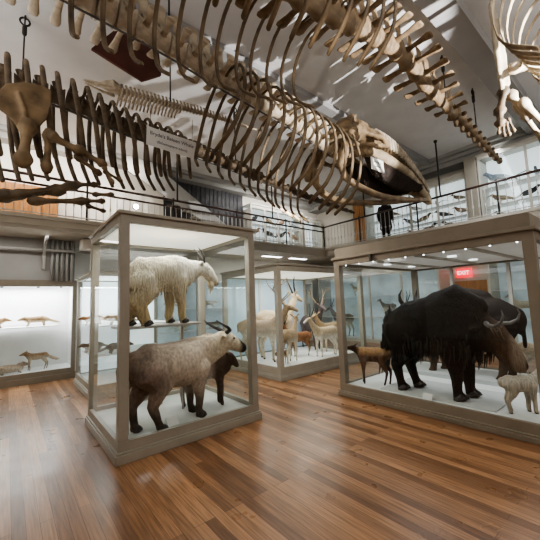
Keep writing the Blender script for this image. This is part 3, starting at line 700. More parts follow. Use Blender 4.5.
# --- black yak, facing right
def yak_col(x, y, z):
    c = mix((.012,.009,.008), (.03,.018,.012), smoothstep(.3,.9,x)); 
    if x > .6: c = mix(c, (.11,.062,.04), smoothstep(.72,.95,x)); c = mix(c, (.34,.26,.2), smoothstep(.97,1.06,x)); c = mix(c, (.02,.015,.014), smoothstep(1.13,1.15,x))
    return c
YL = (4.93, 2.24, .19)
yak = quad('yak', 'huge black shaggy yak with brown face and upcurved grey horns at right', 'yak', YL, -PI/2, 1.0, dict(
    torso=[(-.52,.98,.22,.26),(-.38,.97,.32,.36),(0,.97,.36,.43),(.3,1.03,.34,.48),(.5,1.02,.27,.42)],
    lumps=[[(.1,1.3,.2,.16),(.38,1.4,.18,.18),(.62,1.22,.15,.18)]],
    neck=[(.42,1.0,.27,.38),(.66,.9,.2,.28),(.8,.86,.17,.22)], head=[(.78,.92,.16,.19),(.9,.79,.13,.16),(1.01,.62,.11,.12),(1.06,.54,.1,.1)], turn=-.1,
    fl=[(.36,.9,.17,.26),(.35,.56,.12,.15),(.37,.32,.085,.09),(.36,.12,.062,.066),(.38,.04,.08,.085)],
    hl=[(-.4,.92,.18,.28),(-.33,.6,.13,.2),(-.5,.36,.078,.1),(-.45,.12,.06,.066),(-.42,.04,.078,.082)], ly=.17, flo=(.0,.06), hlo=(-.0,.1),
    ears=[[(.72,.15,.98,.035,.035),(.66,.26,.97,.05,.022),(.62,.33,.93,.015,.012)]], eye=(.93,.124,.84,.02), hoof=True, hornmat='horngrey',
    horns=[[(.78,.1,1.04,.032),(.84,.22,1.02,.028),(.94,.32,1.02,.023),(1.02,.36,1.07,.018),(1.05,.35,1.15,.012),(1.03,.33,1.22,.005)]],
    extra=[]), yak_col, 'shag', .026, streak(.012, 1.5, 5))
it = []
for sg in (-1, 1):
    for k in range(260):
        x = rnd.uniform(-.55,.6); zb = .66+.1*abs(x)+rnd.uniform(0,.22)
        it.append((x, sg*(.3-.12*abs(x)**2+rnd.uniform(-.03,.03)), zb, rnd.uniform(.14,.26), rnd.uniform(-.05,.02), sg*rnd.uniform(-.08,.0), .016))
strands(yak, 'hair_skirt', 'yakhair', it)
it = []
for k in range(110):
    u = rnd.random(); it.append((-.6-.18*u+rnd.uniform(-.06,.06), rnd.uniform(-.1,.1), 1.25-.75*u+rnd.uniform(-.05,.05), rnd.uniform(.25,.4), -.04+rnd.uniform(-.05,.05), rnd.uniform(-.05,.05), .028))
strands(yak, 'tail', 'yakhair', it)
it = [(rnd.uniform(.5,.78), rnd.uniform(-.14,.14), rnd.uniform(.62,.75), rnd.uniform(.12,.22), -.03, 0, .02) for k in range(50)]
strands(yak, 'throat_hair', 'yakhair', it)
strands(yak, 'forelock', 'antler', [(.86+rnd.uniform(-.05,.06), -.02+rnd.uniform(-.1,.1)-.05, 1.0+rnd.uniform(-.05,.03), rnd.uniform(.1,.18), .05, 0, .018) for k in range(36)])

# --- gaur behind it, facing left
gaur = quad('gaur', 'dark humped gaur behind the yak, its two horns rising over the yak rump', 'gaur', (6.32,2.22,.172), PI/2, 1.0, dict(
    torso=[(-.66,1.0,.2,.25),(-.5,1.02,.28,.34),(0,1.05,.32,.4),(.4,1.1,.3,.42),(.6,1.06,.24,.36)], lumps=[[(-.3,1.38,.12,.12),(.1,1.46,.13,.14),(.5,1.36,.13,.16)]],
    neck=[(.52,1.1,.22,.32),(.8,1.14,.17,.22),(.98,1.14,.15,.18)], head=[(1.0,1.13,.15,.16),(1.14,1.0,.12,.14),(1.26,.85,.1,.11)],
    fl=[(.45,.95,.15,.22),(.44,.6,.1,.13),(.46,.34,.075,.08),(.45,.12,.056,.06),(.47,.04,.075,.078)], hl=[(-.52,.95,.16,.26),(-.45,.64,.11,.18),(-.6,.38,.07,.09),(-.56,.12,.056,.06),(-.53,.04,.074,.076)], ly=.16, flo=(.05,.15), hlo=(.0,.08),
    ears=[[(.95,.13,1.2,.035,.03),(.9,.25,1.22,.045,.02),(.87,.31,1.21,.012,.01)]], eye=(1.12,.115,1.06,.02), hoof=False, hornmat='horn',
    horns=[[(1.02,.1,1.26,.05),(1.04,.22,1.29,.046),(1.05,.31,1.37,.036),(1.04,.34,1.48,.024),(1.0,.31,1.58,.007)]],
    extra=[[(-.72,0,1.15,.05,.05),(-.8,0,.9,.035,.035),(-.8,0,.6,.04,.04)]]), twotone((.02,.013,.01), (.03,.018,.012), (.09,.06,.04)), 'hide', .03)
quad('small_antelope', 'small tan antelope with lowered dark face at the left end of the yak case', 'antelope', (4.82,3.16,.17), PI/2+.36, .62, DEER(
    torso=[(-.4,.82,.1,.12),(-.3,.83,.16,.18),(-.06,.79,.18,.2),(.2,.79,.17,.2),(.34,.82,.12,.17)], hl=[(-.28,.8,.1,.15),(-.22,.58,.06,.1),(-.36,.34,.034,.045),(-.32,.1,.026,.028),(-.3,.03,.032,.032)],
    neck=[(.3,.84,.11,.15),(.44,.88,.075,.105),(.58,.93,.058,.075)], head=[(.57,.96,.06,.07),(.69,.945,.046,.054),(.82,.9,.03,.032)],
    ears=[[(.54,.05,1.0,.025,.025),(.48,.11,1.05,.03,.02),(.44,.15,1.06,.012,.01)]], eye=(.67,.05,.965,.014), extra=[]), twotone((.42,.26,.14), (.16,.08,.045), (.045,.028,.022), (.07,.04,.028), .92, .74, .42), 'hide', .016)
quad('white_kid', 'small white kid goat standing under the yak chin, seen from behind', 'goat', (4.84,1.2,.17), -PI/2+.75, .44, DEER(
    torso=[(-.38,.8,.14,.16),(-.28,.8,.19,.21),(-.06,.76,.21,.23),(.2,.78,.19,.22),(.34,.83,.14,.18)], hl=[(-.24,.78,.13,.18),(-.18,.55,.09,.13),(-.32,.33,.065,.075),(-.28,.1,.055,.06),(-.26,.035,.06,.06)],
    fl=[(.28,.74,.11,.15),(.28,.5,.08,.09),(.3,.29,.065,.065),(.29,.1,.055,.055),(.31,.035,.06,.06)], extra=[]), twotone((.72,.68,.6), (.6,.54,.45), (.55,.47,.37)), 'shag', .014, streak(.006, 4, 20))
quad('pale_gazelle', 'pale cream gazelle behind the yak head at the far side of its case', 'gazelle', (6.75,1.35,.17), -PI/2-.3, .6, DEER(), twotone((.6,.5,.36), (.75,.7,.6)), 'hide', .02)
# white boards under the yak and the kid
for nm, lb, x0, y0, x1, y1, z in (('display_board', 'white low board under the yak', 4.62, 1.4, 5.55, 2.95, .19),):
    tag(MB().box(x0, y0, .165, x1, y1, z, .003).build(nm, M['stone']), lb, 'display board')

# --- crowded deer case
GR = 'mounted deer and antelopes in the middle case'
def antlers(sc=1.0):
    b = (.62,.04,1.34); t = lambda *q: [(b[0]+x*sc, b[1]+y*sc, b[2]+z*sc, w) for x, y, z, w in q]
    return [[t((0,0,0,.022),(-.12,.12,.16,.02),(-.2,.22,.36,.017),(-.1,.28,.55,.012),(.02,.28,.66,.005)), t((-.06,.06,.08,.016),(.08,.1,.2,.012),(.16,.1,.3,.004)), t((-.18,.2,.3,.015),(-.3,.26,.46,.01),(-.34,.26,.58,.004)), t((-.14,.26,.48,.013),(-.02,.34,.56,.009),(.04,.36,.66,.004))]]
hornl = [[(.66,.04,1.35,.022),(.6,.06,1.5,.019),(.55,.1,1.66,.014),(.56,.14,1.82,.005)]]
tan = (.45,.33,.2); wh = (.72,.66,.55)
quad('caribou', 'antlered caribou turned toward the corner post of the deer case', 'deer', (4.75,6.2,.2), -.95, 1.0, DEER(antlers=antlers(1.0)), twotone((.42,.32,.22), wh, (.6,.5,.38), None), 'fur', .024, None, GR)
quad('eland', 'tallest cream antelope with straight black horns in the deer case', 'antelope', (5.5,6.5,.2), .1, 1.2, DEER(horns=hornl, hornname='horn'), twotone((.62,.5,.34), (.7,.6,.45), (.68,.6,.47)), 'fur', .024, None, GR)
quad('gazelle', 'white-bellied gazelle facing left at the front of the deer case', 'gazelle', (6.3,5.5,.2), PI-.1, .74, DEER(horns=hornl), twotone((.6,.48,.33), (.85,.8,.72), (.75,.68,.56), (.85,.8,.75)), 'fur', .018, None, GR)
quad('deer', 'dark blue-grey deer with spreading antlers at the back right of the deer case', 'deer', (6.98,6.62,.2), -1.9, .95, DEER(antlers=antlers(.8)), twotone((.12,.09,.09), (.16,.11,.1), (.14,.09,.07)), 'fur', .024, None, GR)
quad('bushbuck', 'small reddish brown antelope in the middle of the deer case', 'antelope', (5.85,6.0,.2), PI-.3, .62, DEER(horns=hornl), twotone((.25,.12,.06), (.32,.17,.09), (.5,.4,.3), (.8,.76,.7), .85, .6, .78), 'fur', .018, None, GR)
quad('fawn', 'small spotted brown fawn low at the front left of the deer case', 'deer', (4.72,5.38,.2), -.1, .34, DEER(), twotone((.3,.18,.1), (.65,.55,.42), (.5,.38,.25)), 'fur', .012, None, GR)
quad('hind', 'pale tan hornless deer just right of the corner post in the deer case', 'deer', (5.05,5.5,.2), .5, .78, DEER(), twotone((.42,.31,.2), wh, (.7,.62,.5)), 'fur', .02, None, GR)
quad('reedbuck', 'slim tan antelope facing left at the right end of the deer case', 'antelope', (7.0,5.98,.2), PI, .78, DEER(horns=hornl), twotone(tan, wh, (.6,.5,.36)), 'fur', .02, None, GR)

# --- small mammals on shelves
def WEASEL(**k):
    d = dict(torso=[(-.42,.3,.1,.11),(-.25,.33,.14,.15),(.05,.31,.14,.14),(.32,.31,.12,.13)], neck=[(.3,.32,.11,.12),(.46,.36,.09,.1)], head=[(.46,.37,.1,.095),(.58,.34,.07,.065),(.68,.31,.04,.035)],
             fl=[(.28,.27,.07,.08),(.28,.14,.05,.05),(.32,.03,.045,.035),(.36,.025,.04,.025)], hl=[(-.32,.3,.09,.11),(-.28,.15,.055,.06),(-.34,.04,.045,.04),(-.28,.025,.04,.025)], ly=.1,
             ears=[[(.44,.07,.44,.03,.02),(.43,.09,.48,.02,.012)]], eye=(.56,.06,.38,.012), extra=[[(-.44,0,.3,.06,.06),(-.65,0,.22,.065,.065),(-.85,0,.16,.05,.05),(-.98,0,.14,.015,.015)]])
    d.update(k); return d
FOX = DEER(torso=[(-.45,.72,.11,.13),(-.3,.74,.15,.17),(0,.7,.16,.18),(.3,.72,.15,.18)], neck=[(.3,.76,.13,.15),(.46,.88,.1,.12)], head=[(.47,.92,.11,.1),(.6,.88,.08,.07),(.74,.83,.035,.03)],
    ears=[[(.44,.07,1.0,.04,.03),(.43,.09,1.09,.02,.012)]], eye=(.58,.065,.93,.014), extra=[[(-.48,0,.72,.06,.06),(-.7,0,.58,.09,.09),(-.92,0,.48,.08,.08),(-1.05,0,.45,.02,.02)]])
brown = twotone((.3,.19,.1), (.5,.38,.25), None, None, .35, .2); 
quad('fox', 'tan fox striding left on the floor of the built-in case', 'fox', (.58,9.35,.24), PI-.1, .43, FOX, twotone((.34,.22,.13), (.62,.52,.4), (.25,.17,.11)), 'fur', .012)
quad('marten', 'brown long-bodied marten on the built-in shelf, right of the other marten', 'marten', (.55,9.4,1.24), PI, .5, WEASEL(), brown, 'fur', .012, None, 'martens on the built-in shelf')
quad('marten', 'brown marten at the left frame edge on the built-in shelf', 'marten', (-.25,9.4,1.24), 0, .5, WEASEL(), twotone((.34,.2,.1), (.42,.3,.2), None, None, .35, .2), 'fur', .012, None, 'martens on the built-in shelf')
quad('badger', 'pale sleeping badger low in the left corner of the built-in case', 'badger', (.12,9.2,.24), .2, .5, WEASEL(torso=[(-.42,.22,.13,.13),(-.25,.24,.19,.18),(.05,.23,.19,.17),(.32,.22,.15,.14)]), twotone((.35,.27,.2), (.55,.48,.4), None, None, .35, .2), 'fur', .012)
quad('mongoose', 'brown mongoose on the upper shelf of the narrow case behind', 'mongoose', (1.72,6.85,1.27), PI, .42, WEASEL(), brown, 'fur', .012, None, 'small mammals in the narrow case')
quad('otter', 'dark brown otter on the lower shelf of the narrow case behind', 'otter', (1.72,6.85,.72), .1, .44, WEASEL(), twotone((.16,.09,.05), (.28,.18,.11), None, None, .35, .2), 'fur', .012, None, 'small mammals in the narrow case')
quad('polecat', 'small reddish polecat at the left of the upper shelf in the narrow case', 'polecat', (1.4,7.5,1.27), PI-.3, .4, WEASEL(), twotone((.36,.18,.08), (.5,.36,.22), None, None, .35, .2), 'fur', .012, None, 'small mammals in the narrow case')
quad('civet', 'grey brown civet at the left of the lower shelf in the narrow case', 'civet', (1.4,7.5,.72), PI+.2, .42, WEASEL(), twotone((.24,.18,.13), (.4,.32,.25), None, None, .35, .2), 'fur', .012, None, 'small mammals in the narrow case')

# small label cards leaning on the case floors
def card(label, loc, rz, w=.13, h=.09):
    c = MB().box(-w/2,-.004,0,w/2,.004,h,.002)
    for z in (.3,.5,.7): pass
    o = c.build('label_card', M['white']); o.location = loc; o.rotation_euler = (-.6, 0, rz); return tag(o, label, 'card')
card('white specimen card on the case floor beside the takin hind hooves', (1.62,3.9,.155), .15, .15, .11)
card('white specimen card on the case floor near the yak hind hooves', (4.56,2.2,.175), -PI/2)
card('white specimen card on the floor of the deer case', (4.7,5.15,.205), 0)

# ------------------------------------------------------------------ gallery cases, specimens, person
def wall_case(label, x0, y0, x1, y1, z0, z1, face, n, shelves, back='backglow', fm='framelight', head=.12, name='specimen_cabinet'):
    """glazed case against a wall; face = 'W' (front looks toward -X) or 'S' (front looks toward -Y)"""
    L = (y1-y0) if face == 'W' else (x1-x0); D = (x1-x0) if face == 'W' else (y1-y0)
    # local frame: u along the front, v depth away from the viewer
    r = empty(name, (x0, y1, z0) if face == 'W' else (x0, y0, z0), label, 'display case', 'cabinets along the outer walls'); r.rotation_euler = (0, 0, -PI/2 if face == 'W' else 0)
    h = z1-z0; F = M[fm]
    fr = MB().box(0,0,0,L,.05,.12).box(0,0,h-head,L,.05,h-.02).box(-.02,-.03,h-.02,L+.02,D,h+.03).box(0,0,.12,.05,D,h-head).box(L-.05,0,.12,L,D,h-head)
    fr.build('frame', F, r)
    for k in range(1, n):
        u = L*k/n; MB().box(u-.03,0,.12,u+.03,.05,h-head,.004).build('mullion', F, r)
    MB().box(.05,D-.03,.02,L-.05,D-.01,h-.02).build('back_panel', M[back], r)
    MB().box(.05,.05,.06,L-.05,D-.03,.12).build('case_floor', M['white'], r)
    for z in shelves: MB().box(.05,.12,z-.012,L-.05,D-.04,z).build('shelf', M['white'], r)
    for k in range(n):
        a, b = L*k/n+.04, L*(k+1)/n-.04
        MB().quad((a,.025,.11),(b,.025,.11),(b,.025,h-head+.01),(a,.025,h-head+.01)).build('glass_pane', M['glass'], r)
    return r
GF = 3.5
# right gallery: tall case near, lower case beyond
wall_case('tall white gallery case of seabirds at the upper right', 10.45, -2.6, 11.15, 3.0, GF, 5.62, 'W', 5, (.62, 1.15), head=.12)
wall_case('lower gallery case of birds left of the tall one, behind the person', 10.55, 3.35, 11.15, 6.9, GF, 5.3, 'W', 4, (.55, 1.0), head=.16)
pil = tag(MB().box(10.4,3.02,GF,11.15,3.33,5.66,.01).build('pilaster', M['frame']), 'grey wooden pilaster between the two right gallery cases', 'pilaster')
wall_case('gallery wall case with white glazed doors at the back corner', 6.9, 9.35, 9.6, 9.88, GF, 5.3, 'S', 4, (.6, 1.1), head=.14)
wall_case('narrow gallery case beside the corner doorway', 9.75, 9.4, 10.9, 9.88, GF, 5.2, 'S', 2, (.7,), head=.14)
# below the gallery
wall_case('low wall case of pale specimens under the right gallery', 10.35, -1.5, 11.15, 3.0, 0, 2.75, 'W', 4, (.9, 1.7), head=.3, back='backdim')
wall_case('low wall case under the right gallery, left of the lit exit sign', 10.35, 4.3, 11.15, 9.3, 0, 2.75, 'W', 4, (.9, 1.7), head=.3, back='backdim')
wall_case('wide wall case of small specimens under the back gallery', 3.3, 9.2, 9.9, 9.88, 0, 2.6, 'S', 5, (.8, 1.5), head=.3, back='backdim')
# orange wooden doors
def door_w(nm, y0, y1, z0, z1):
    r = empty(nm, (WX, y1, z0), None, None); r['kind'] = 'structure'; r.rotation_euler = (0, 0, -PI/2); L = y1-y0
    lf = MB().box(0,-.06,0,L,-.01,z1-z0).build('door_leaf', M['orange'], r)
    for a in (.08, .55):
        for b in (.15, 1.05): MB().box(L*a,-.075,b,L*(a+.37),-.06,b+.75,.004).build('door_panel', M['orange'], lf)
    MB().box(-.09,-.08,0,0,0,z1-z0+.09).box(L,-.08,0,L+.09,0,z1-z0+.09).box(0,-.08,z1-z0,L,0,z1-z0+.09).build('door_frame', M['framelight'], r)
    MB().ball((L*.1,-.12,1.0), .03).build('door_knob', M['steel'], lf, True)
door_w('door_1', 7.15, 7.85, GF, 5.55)
door_w('door_2', 3.25, 4.15, 0, 2.05)
# exit sign over the lower door
ex = empty('exit_sign', (11.1, 3.85, 2.16), 'red lit exit sign above the doorway, seen through the yak case', 'sign', rz=-PI/2)
MB().box(-.22,-.05,0,.22,.06,.28,.01).build('sign_box', M['exitred'], ex)
text_mesh('lettering', 'EXIT', .17, M['exitwhite'], ex, (0,-.055,.14), (PI/2,0,0))
# varnished cupboard on the back-left gallery
cb = empty('wooden_cupboard', (-.15, 9.45, GF), 'orange varnished wooden cupboard on the back gallery at far left', 'cupboard')
MB().box(-.1,0,0,1.05,.42,1.15).build('carcass', M['orange'], cb)
for k in range(4): MB().box(-.08+k*.28,-.02,.05,.17+k*.28,0,1.1,.004).build('cupboard_door', M['orange'], cb)
# grey staircase rising along the back gallery wall
st = empty('staircase', (2.9, 9.0, GF), 'grey staircase slanting up the back gallery wall behind the whale skeletons', 'staircase')
MB().prism([(3.4,.0),(3.9,0),(.2,2.3),(-.5,2.3),(-.5,1.9)], 'y', 0, .06).build('stringer', M['wall_grey'], st)
for k in range(12): MB().box(3.3-k*.3,.06,.12+k*.18,3.65-k*.3,.8,.16+k*.18).build('tread', M['framelight'], st)
for k in range(16): MB().box(1.2+k*.17,.84,.9,1.24+k*.17,.88,2.3).build('wall_slat', M['slat'], st)
MB().box(.9,.86,.6,4.0,.89,2.3).build('dark_backing', M['slat'], st)
# under-gallery iron bracket, pipes and column at far left
bk = empty('gallery_bracket', (.62, 8.95, 2.3), 'curved white iron bracket under the back gallery at left', 'bracket')
MB().prism([(.08,.25),(.08,.9),(-.75,.9),(-.75,.84),(-.32,.76),(-.1,.55),(-.04,.25)], 'x', -.025, .025).build('bracket_arm', M['pipe'], bk)
pp = tag(MB().loft([(-3.9,8.85,2.98,.03),(2.2,8.85,2.98,.03)], 10, (0,1,0), False).build('ceiling_pipe', M['pipe'], None, True), 'long pale pipe running under the back gallery', 'pipe')
for k in range(5):
    tag(MB().loft([(.78+k*.1,8.94,2.28,.035),(.78+k*.1,8.94,BZ0-.01,.035)], 10, (0,1,0), False).build('wall_pipe', M['wall_grey'], None, True), 'grey vertical pipe above the built-in case corner, one of a row of five', 'pipe', 'row of grey vertical pipes')
col = empty('gallery_column', (1.6, 8.6, 0), 'slim white column under the back gallery behind the narrow case', 'column')
MB().box(-.14,-.14,0,.14,.14,.2,.01).build('base', M['wall_white'], col)
MB().loft([(0,0,.2,.1),(0,0,3.0,.09)], 16, (0,1,0), False).build('shaft', M['wall_white'], col, True)
MB().box(-.3,-.2,3.0,.3,.2,BZ0-.02,.02).build('capital', M['wall_white'], col)
# spotlight on the back gallery rail
sp = empty('spotlight', (2.29, 7.74, 3.9), 'glaring round spotlight clamped on the back gallery railing above the front case', 'spotlight')
MB().loft([(0,.16,.1,.012),(0,.1,.1,.012),(0,.03,.1,.012)], 6).build('clamp_arm', M['iron'], sp)
MB().loft([(0,.06,.1,.05),(0,-.05,.08,.075)], 14, (1,0,0), False).build('lamp_housing', M['iron'], sp, True)
MB().ball((0,-.055,.08), .06, 2, (1,.4,1)).build('bulb', M['bulb'], sp, True)
# thin hanging rods from the ceiling to the railings
for nm, x, y, lb in (('hanging_rod', 9.23, 3.6, 'black vertical rod from ceiling to the right gallery rail'), ('hanging_rod', 9.23, 6.05, 'black vertical rod behind the whale jaw at the right gallery rail'), ('hanging_rod', 6.7, 7.87, 'black vertical rod at the back gallery rail near the corner'), ('hanging_rod', 3.4, 7.87, 'black vertical rod at the back gallery rail by the staircase')):
    tag(MB().loft([(x,y,4.36,.022),(x,y,HZ,.022)], 8, (0,1,0), False).ball((x,y,HZ-.03), .05).build(nm, M['iron'], None, True), lb, 'rod')

# light fittings under the back gallery
for x, w in ((7.3, 'nearer the front case'), (8.6, 'nearer the gallery corner')):
    cl = empty('ceiling_light', (x, 8.7, BZ0-.03), 'lit white ceiling fitting under the back gallery, '+w, 'ceiling light')
    MB().box(-.45,-.1,0,.45,.1,.035,.006).build('housing', M['white'], cl)
    MB().box(-.42,-.08,-.012,.42,.08,.0,.004).build('diffuser', M['tube'], cl)

# birds and other gallery specimens
def bird_mesh(kind):
    m = MB()
    m.loft([(-.22,0,.16,.02,.015),(-.12,0,.18,.07,.06),(0,0,.21,.09,.085),(.12,0,.26,.065,.07),(.17,0,.32,.045,.045),(.22,0,.36,.045,.042),(.28,0,.35,.015,.015),(.35,0,.335,.005,.005)], 10)
    if kind == 'perch':
        m.loft([(-.2,0,.17,.03,.012),(-.42,0,.08,.035,.008)], 6)
        for s in (-1, 1): m.loft([(.08,s*.07,.26,.02,.05),(-.1,s*.09,.2,.018,.06),(-.32,s*.03,.12,.008,.02)], 6)
    else:
        m.loft([(-.2,0,.17,.05,.012),(-.34,0,.16,.07,.008)], 6)
        for s in (-1, 1): m.loft([(.02,s*.05,.24,.07,.02),(.06,s*.28,.36,.07,.014),(-.06,s*.58,.34,.04,.008),(-.14,s*.7,.3,.01,.005)], 6, (1,0,0))
    for s in (-1, 1): m.loft([(.01,s*.035,.14,.01),(.02,s*.035,.0,.008),(.07,s*.035,.0,.006)], 5)
    bmesh.ops.recalc_face_normals(m.bm, faces=m.bm.faces[:])
    me = bpy.data.meshes.new('bird'); m.bm.to_mesh(me); m.bm.free(); me.polygons.foreach_set('use_smooth', [True]*len(me.polygons)); return me
BC = {'grey': ((.2,.24,.3), (.62,.64,.66)), 'black': ((.03,.03,.035), (.12,.12,.13)), 'brown': ((.22,.14,.08), (.5,.42,.32)), 'white': ((.6,.62,.63), (.78,.78,.77)), 'rust': ((.32,.14,.07), (.55,.45,.35))}
def bird(label, loc, rz, s, kind, colr):
    me = bird_mesh(kind); a, b = BC[colr]
    paint(me, lambda c: mix(b, a, smoothstep(.17, .25, c.z))); o = mesh_obj('bird', me, M['feather']); o.location = loc; o.rotation_euler = (0, 0, rz); s *= 1.3; o.scale = (s, s, s)
    return tag(o, label, 'bird', 'gallery birds')
# (tall case: shelf tops at 4.12, 4.65; lower case: 4.05, 4.5)
words = {'grey': 'blue-grey', 'black': 'black', 'brown': 'brown', 'white': 'white', 'rust': 'rusty'}
B = [(10.85,2.62,4.65,1.9,1.0,'perch','grey','large long-tailed bird on the top shelf at the left of the tall case'), (10.8,1.75,4.65,PI,.55,'fly','grey','spread-winged gull on the top shelf of the tall case'), (10.8,.95,4.65,1.9,.7,'perch','white','bird on the top shelf by the right frame edge'),
     (10.8,2.6,4.12,1.5,.75,'perch','brown','bird on the middle shelf at the left of the tall case'), (10.8,1.95,4.12,-1.4,.7,'perch','black','bird on the middle shelf below the gull'), (10.8,1.3,4.12,1.7,.7,'perch','grey','bird on the middle shelf near the right frame edge'),
     (10.8,2.55,3.62,1.6,.7,'perch','black','bird on the bottom of the tall case behind the rail'), (10.8,1.8,3.62,-1.5,.7,'perch','brown','bird on the bottom of the tall case, right of the black one'),
     (10.85,3.7,4.5,1.6,.6,'perch','brown','bird on the top shelf at the right of the lower case'), (10.85,4.35,4.5,PI,.4,'fly','grey','flying bird on the top shelf of the lower case'), (10.85,5.1,4.5,1.6,.6,'perch','white','bird on the top shelf in the middle of the lower case'), (10.85,5.9,4.5,1.7,.6,'perch','rust','bird on the top shelf right of the person'),
     (10.85,3.65,4.05,1.4,.7,'perch','rust','bird on the middle shelf at the right of the lower case'), (10.85,4.2,4.05,1.6,.7,'perch','black','bird on the middle shelf beside the rusty one'), (10.85,4.8,4.05,-1.6,.7,'perch','brown','bird on the middle shelf of the lower case'), (10.85,5.3,4.05,1.6,.7,'perch','grey','bird on the middle shelf right of the person'),
     (10.85,4.0,3.62,1.5,.8,'perch','black','bird on the bottom of the lower case, near the pilaster'), (10.85,4.7,3.62,-1.6,.8,'perch','black','bird on the bottom of the lower case, further left'), (10.85,5.2,3.62,1.6,.7,'perch','rust','bird on the bottom of the lower case beside the person')]
for x, y, z, rz, s, k, c, w in B: bird(words[c]+' '+w, (x, y, z), rz, s, k, c)
for i, (x, z, c, w) in enumerate([(7.2,4.6,'black','top shelf, left door'), (7.9,4.6,'brown','top shelf, second door'), (8.6,4.6,'rust','top shelf, third door'), (9.3,4.6,'grey','top shelf, right door'), (7.25,4.1,'brown','middle shelf, left door'), (7.9,4.1,'black','middle shelf, second door'), (8.6,4.1,'black','middle shelf, third door'), (9.25,4.1,'rust','middle shelf, right door'), (7.5,3.62,'rust','bottom, left doors'), (8.9,3.62,'black','bottom, right doors')]):
    bird(words[c]+' bird in the back corner gallery case, '+w, (x, 9.62, z), PI if i % 2 else 0, .8, 'perch', c)
# specimens in the low wall cases
lows = [(10.75,2.3,.9,'goat kid','pale kid on the middle shelf of the low wall case seen past the yak hump', wh, .5), (10.75,1.3,1.7,'gazelle','pale fawn on the top shelf of the low wall case behind the yak', wh, .42),
        (10.75,5.0,.12,'oryx','white long-horned oryx in the low wall case seen at the left of the yak case', (.78,.74,.66), .95), (10.75,6.3,.9,'duiker','grey duiker on the middle shelf under the right gallery', (.3,.26,.23), .5), (10.75,7.6,1.7,'dik dik','tiny tan antelope on the top shelf under the right gallery', tan, .4), (10.75,8.4,.12,'waterbuck','brown waterbuck on the case floor near the back corner', (.22,.15,.1), .9)]
for x, y, z, c, lb, cl, s in lows:
    quad(c.replace(' ', '_'), lb, 'antelope', (x, y, z), PI/2, s, DEER(horns=hornl) if s > .6 else DEER(), twotone(cl, wh, cl), 'fur', .024 if s > .6 else .018)
for i, (x, z, w) in enumerate([(4.2,.8,'lower shelf at the left'), (5.4,.8,'lower shelf second from left'), (6.6,.8,'lower shelf in the middle'), (4.0,1.5,'upper shelf at the left'), (5.2,1.5,'upper shelf second from left'), (6.4,1.5,'upper shelf in the middle'), (7.8,1.5,'upper shelf toward the right'), (4.8,.12,'case floor at the left')]):
    cl = [(.5,.42,.32), (.2,.15,.12), (.72,.7,.66), (.3,.2,.12)][i % 4]
    quad('small_mammal', ['buff', 'dark', 'white', 'brown'][i % 4]+' small mammal in the wide back wall case, '+w, 'mammal', (x, 9.55, z), PI if i % 2 else 0, .5, WEASEL(), twotone(cl, wh, None, None, .35, .2), 'fur', .018, None, 'small mammals in the back wall case')

# person at the gallery rail, seen from behind the balusters, facing the cases
pr = empty('person', (9.78, 5.62, BZ1-.02), 'person in a dark coat with dark hair standing at the right gallery rail', 'person', rz=.25)
pr.scale = (.84, .84, .84)
m = MB()
m.loft([(0,0,.86,.17,.12),(0,0,1.0,.16,.115),(.01,0,1.2,.19,.125),(0,0,1.38,.2,.11),(0,0,1.45,.12,.08),(.01,0,1.52,.058,.06),(.03,0,1.58,.055,.058)], 14)
m.loft([(.03,0,1.6,.06,.07),(.045,0,1.66,.075,.09),(.03,0,1.73,.078,.1),(.015,0,1.79,.055,.07)], 14, (0,1,0)); m.loft([(.12,0,1.66,.012,.014),(.15,0,1.645,.014,.012)], 6)
for s in (-1, 1):
    m.loft([(0,s*.09,.92,.1,.11),(.01,s*.1,.5,.072,.08),(-.01,s*.1,.28,.06,.065),(-.01,s*.1,.08,.045,.05)], 10); m.loft([(-.03,s*.1,.05,.045,.045),(.12,s*.11,.035,.045,.032),(.19,s*.11,.03,.035,.025)], 8)
    m.loft([(0,s*.19,1.38,.07,.075),(-.02,s*.25,1.12,.052,.056),(.07,s*.26,.9,.042,.045)], 9)
    m.loft([(.07,s*.26,.9,.034,.036),(.11,s*.255,.83,.022,.042),(.13,s*.25,.78,.02,.04)], 8)
    for k in range(4): m.loft([(.1+.02*k,s*.25,.79,.0105),(.115+.022*k,s*.247,.73,.0098),(.11+.024*k,s*.243,.68+.01*abs(k-1.5),.0085)], 6)
    m.loft([(.12,s*.235,.84,.012),(.16,s*.22,.79,.011),(.165,s*.215,.75,.009)], 6)
    m.loft([(.03,s*.078,1.66,.012,.022),(.02,s*.086,1.69,.008,.02)], 6)
me = remeshed(m, .014, 2)
def pc(c):
    if c.z > 1.5: return (.4,.24,.17)
    if c.z < .89 and abs(c.y) > .2: return (.4,.24,.17)
    return (.02,.018,.022) if c.z > .3 else (.015,.013,.013)
paint(me, pc); mesh_obj('body', me, M['hide'], pr)
m = MB().loft([(0,0,.55,.25,.2),(0,0,.85,.22,.17),(.005,0,1.15,.225,.155),(0,0,1.36,.235,.14),(-.005,0,1.45,.15,.1)], 16)
for s in (-1, 1): m.loft([(0,s*.19,1.39,.085,.09),(-.02,s*.26,1.12,.07,.075),(.06,s*.27,.93,.06,.062)], 10)
mesh_obj('coat', remeshed(m, .02, 3, lambda c, n: .008*noise.noise(c*9)), M['coat'], pr)
m = MB().loft([(-.03,0,1.5,.1,.06),(-.035,0,1.6,.11,.075),(-.015,0,1.72,.1,.1),(.0,0,1.8,.07,.085)], 14)
mesh_obj('hair', remeshed(m, .014, 3, streak(.006, 3, 30)), M['hair'], pr)

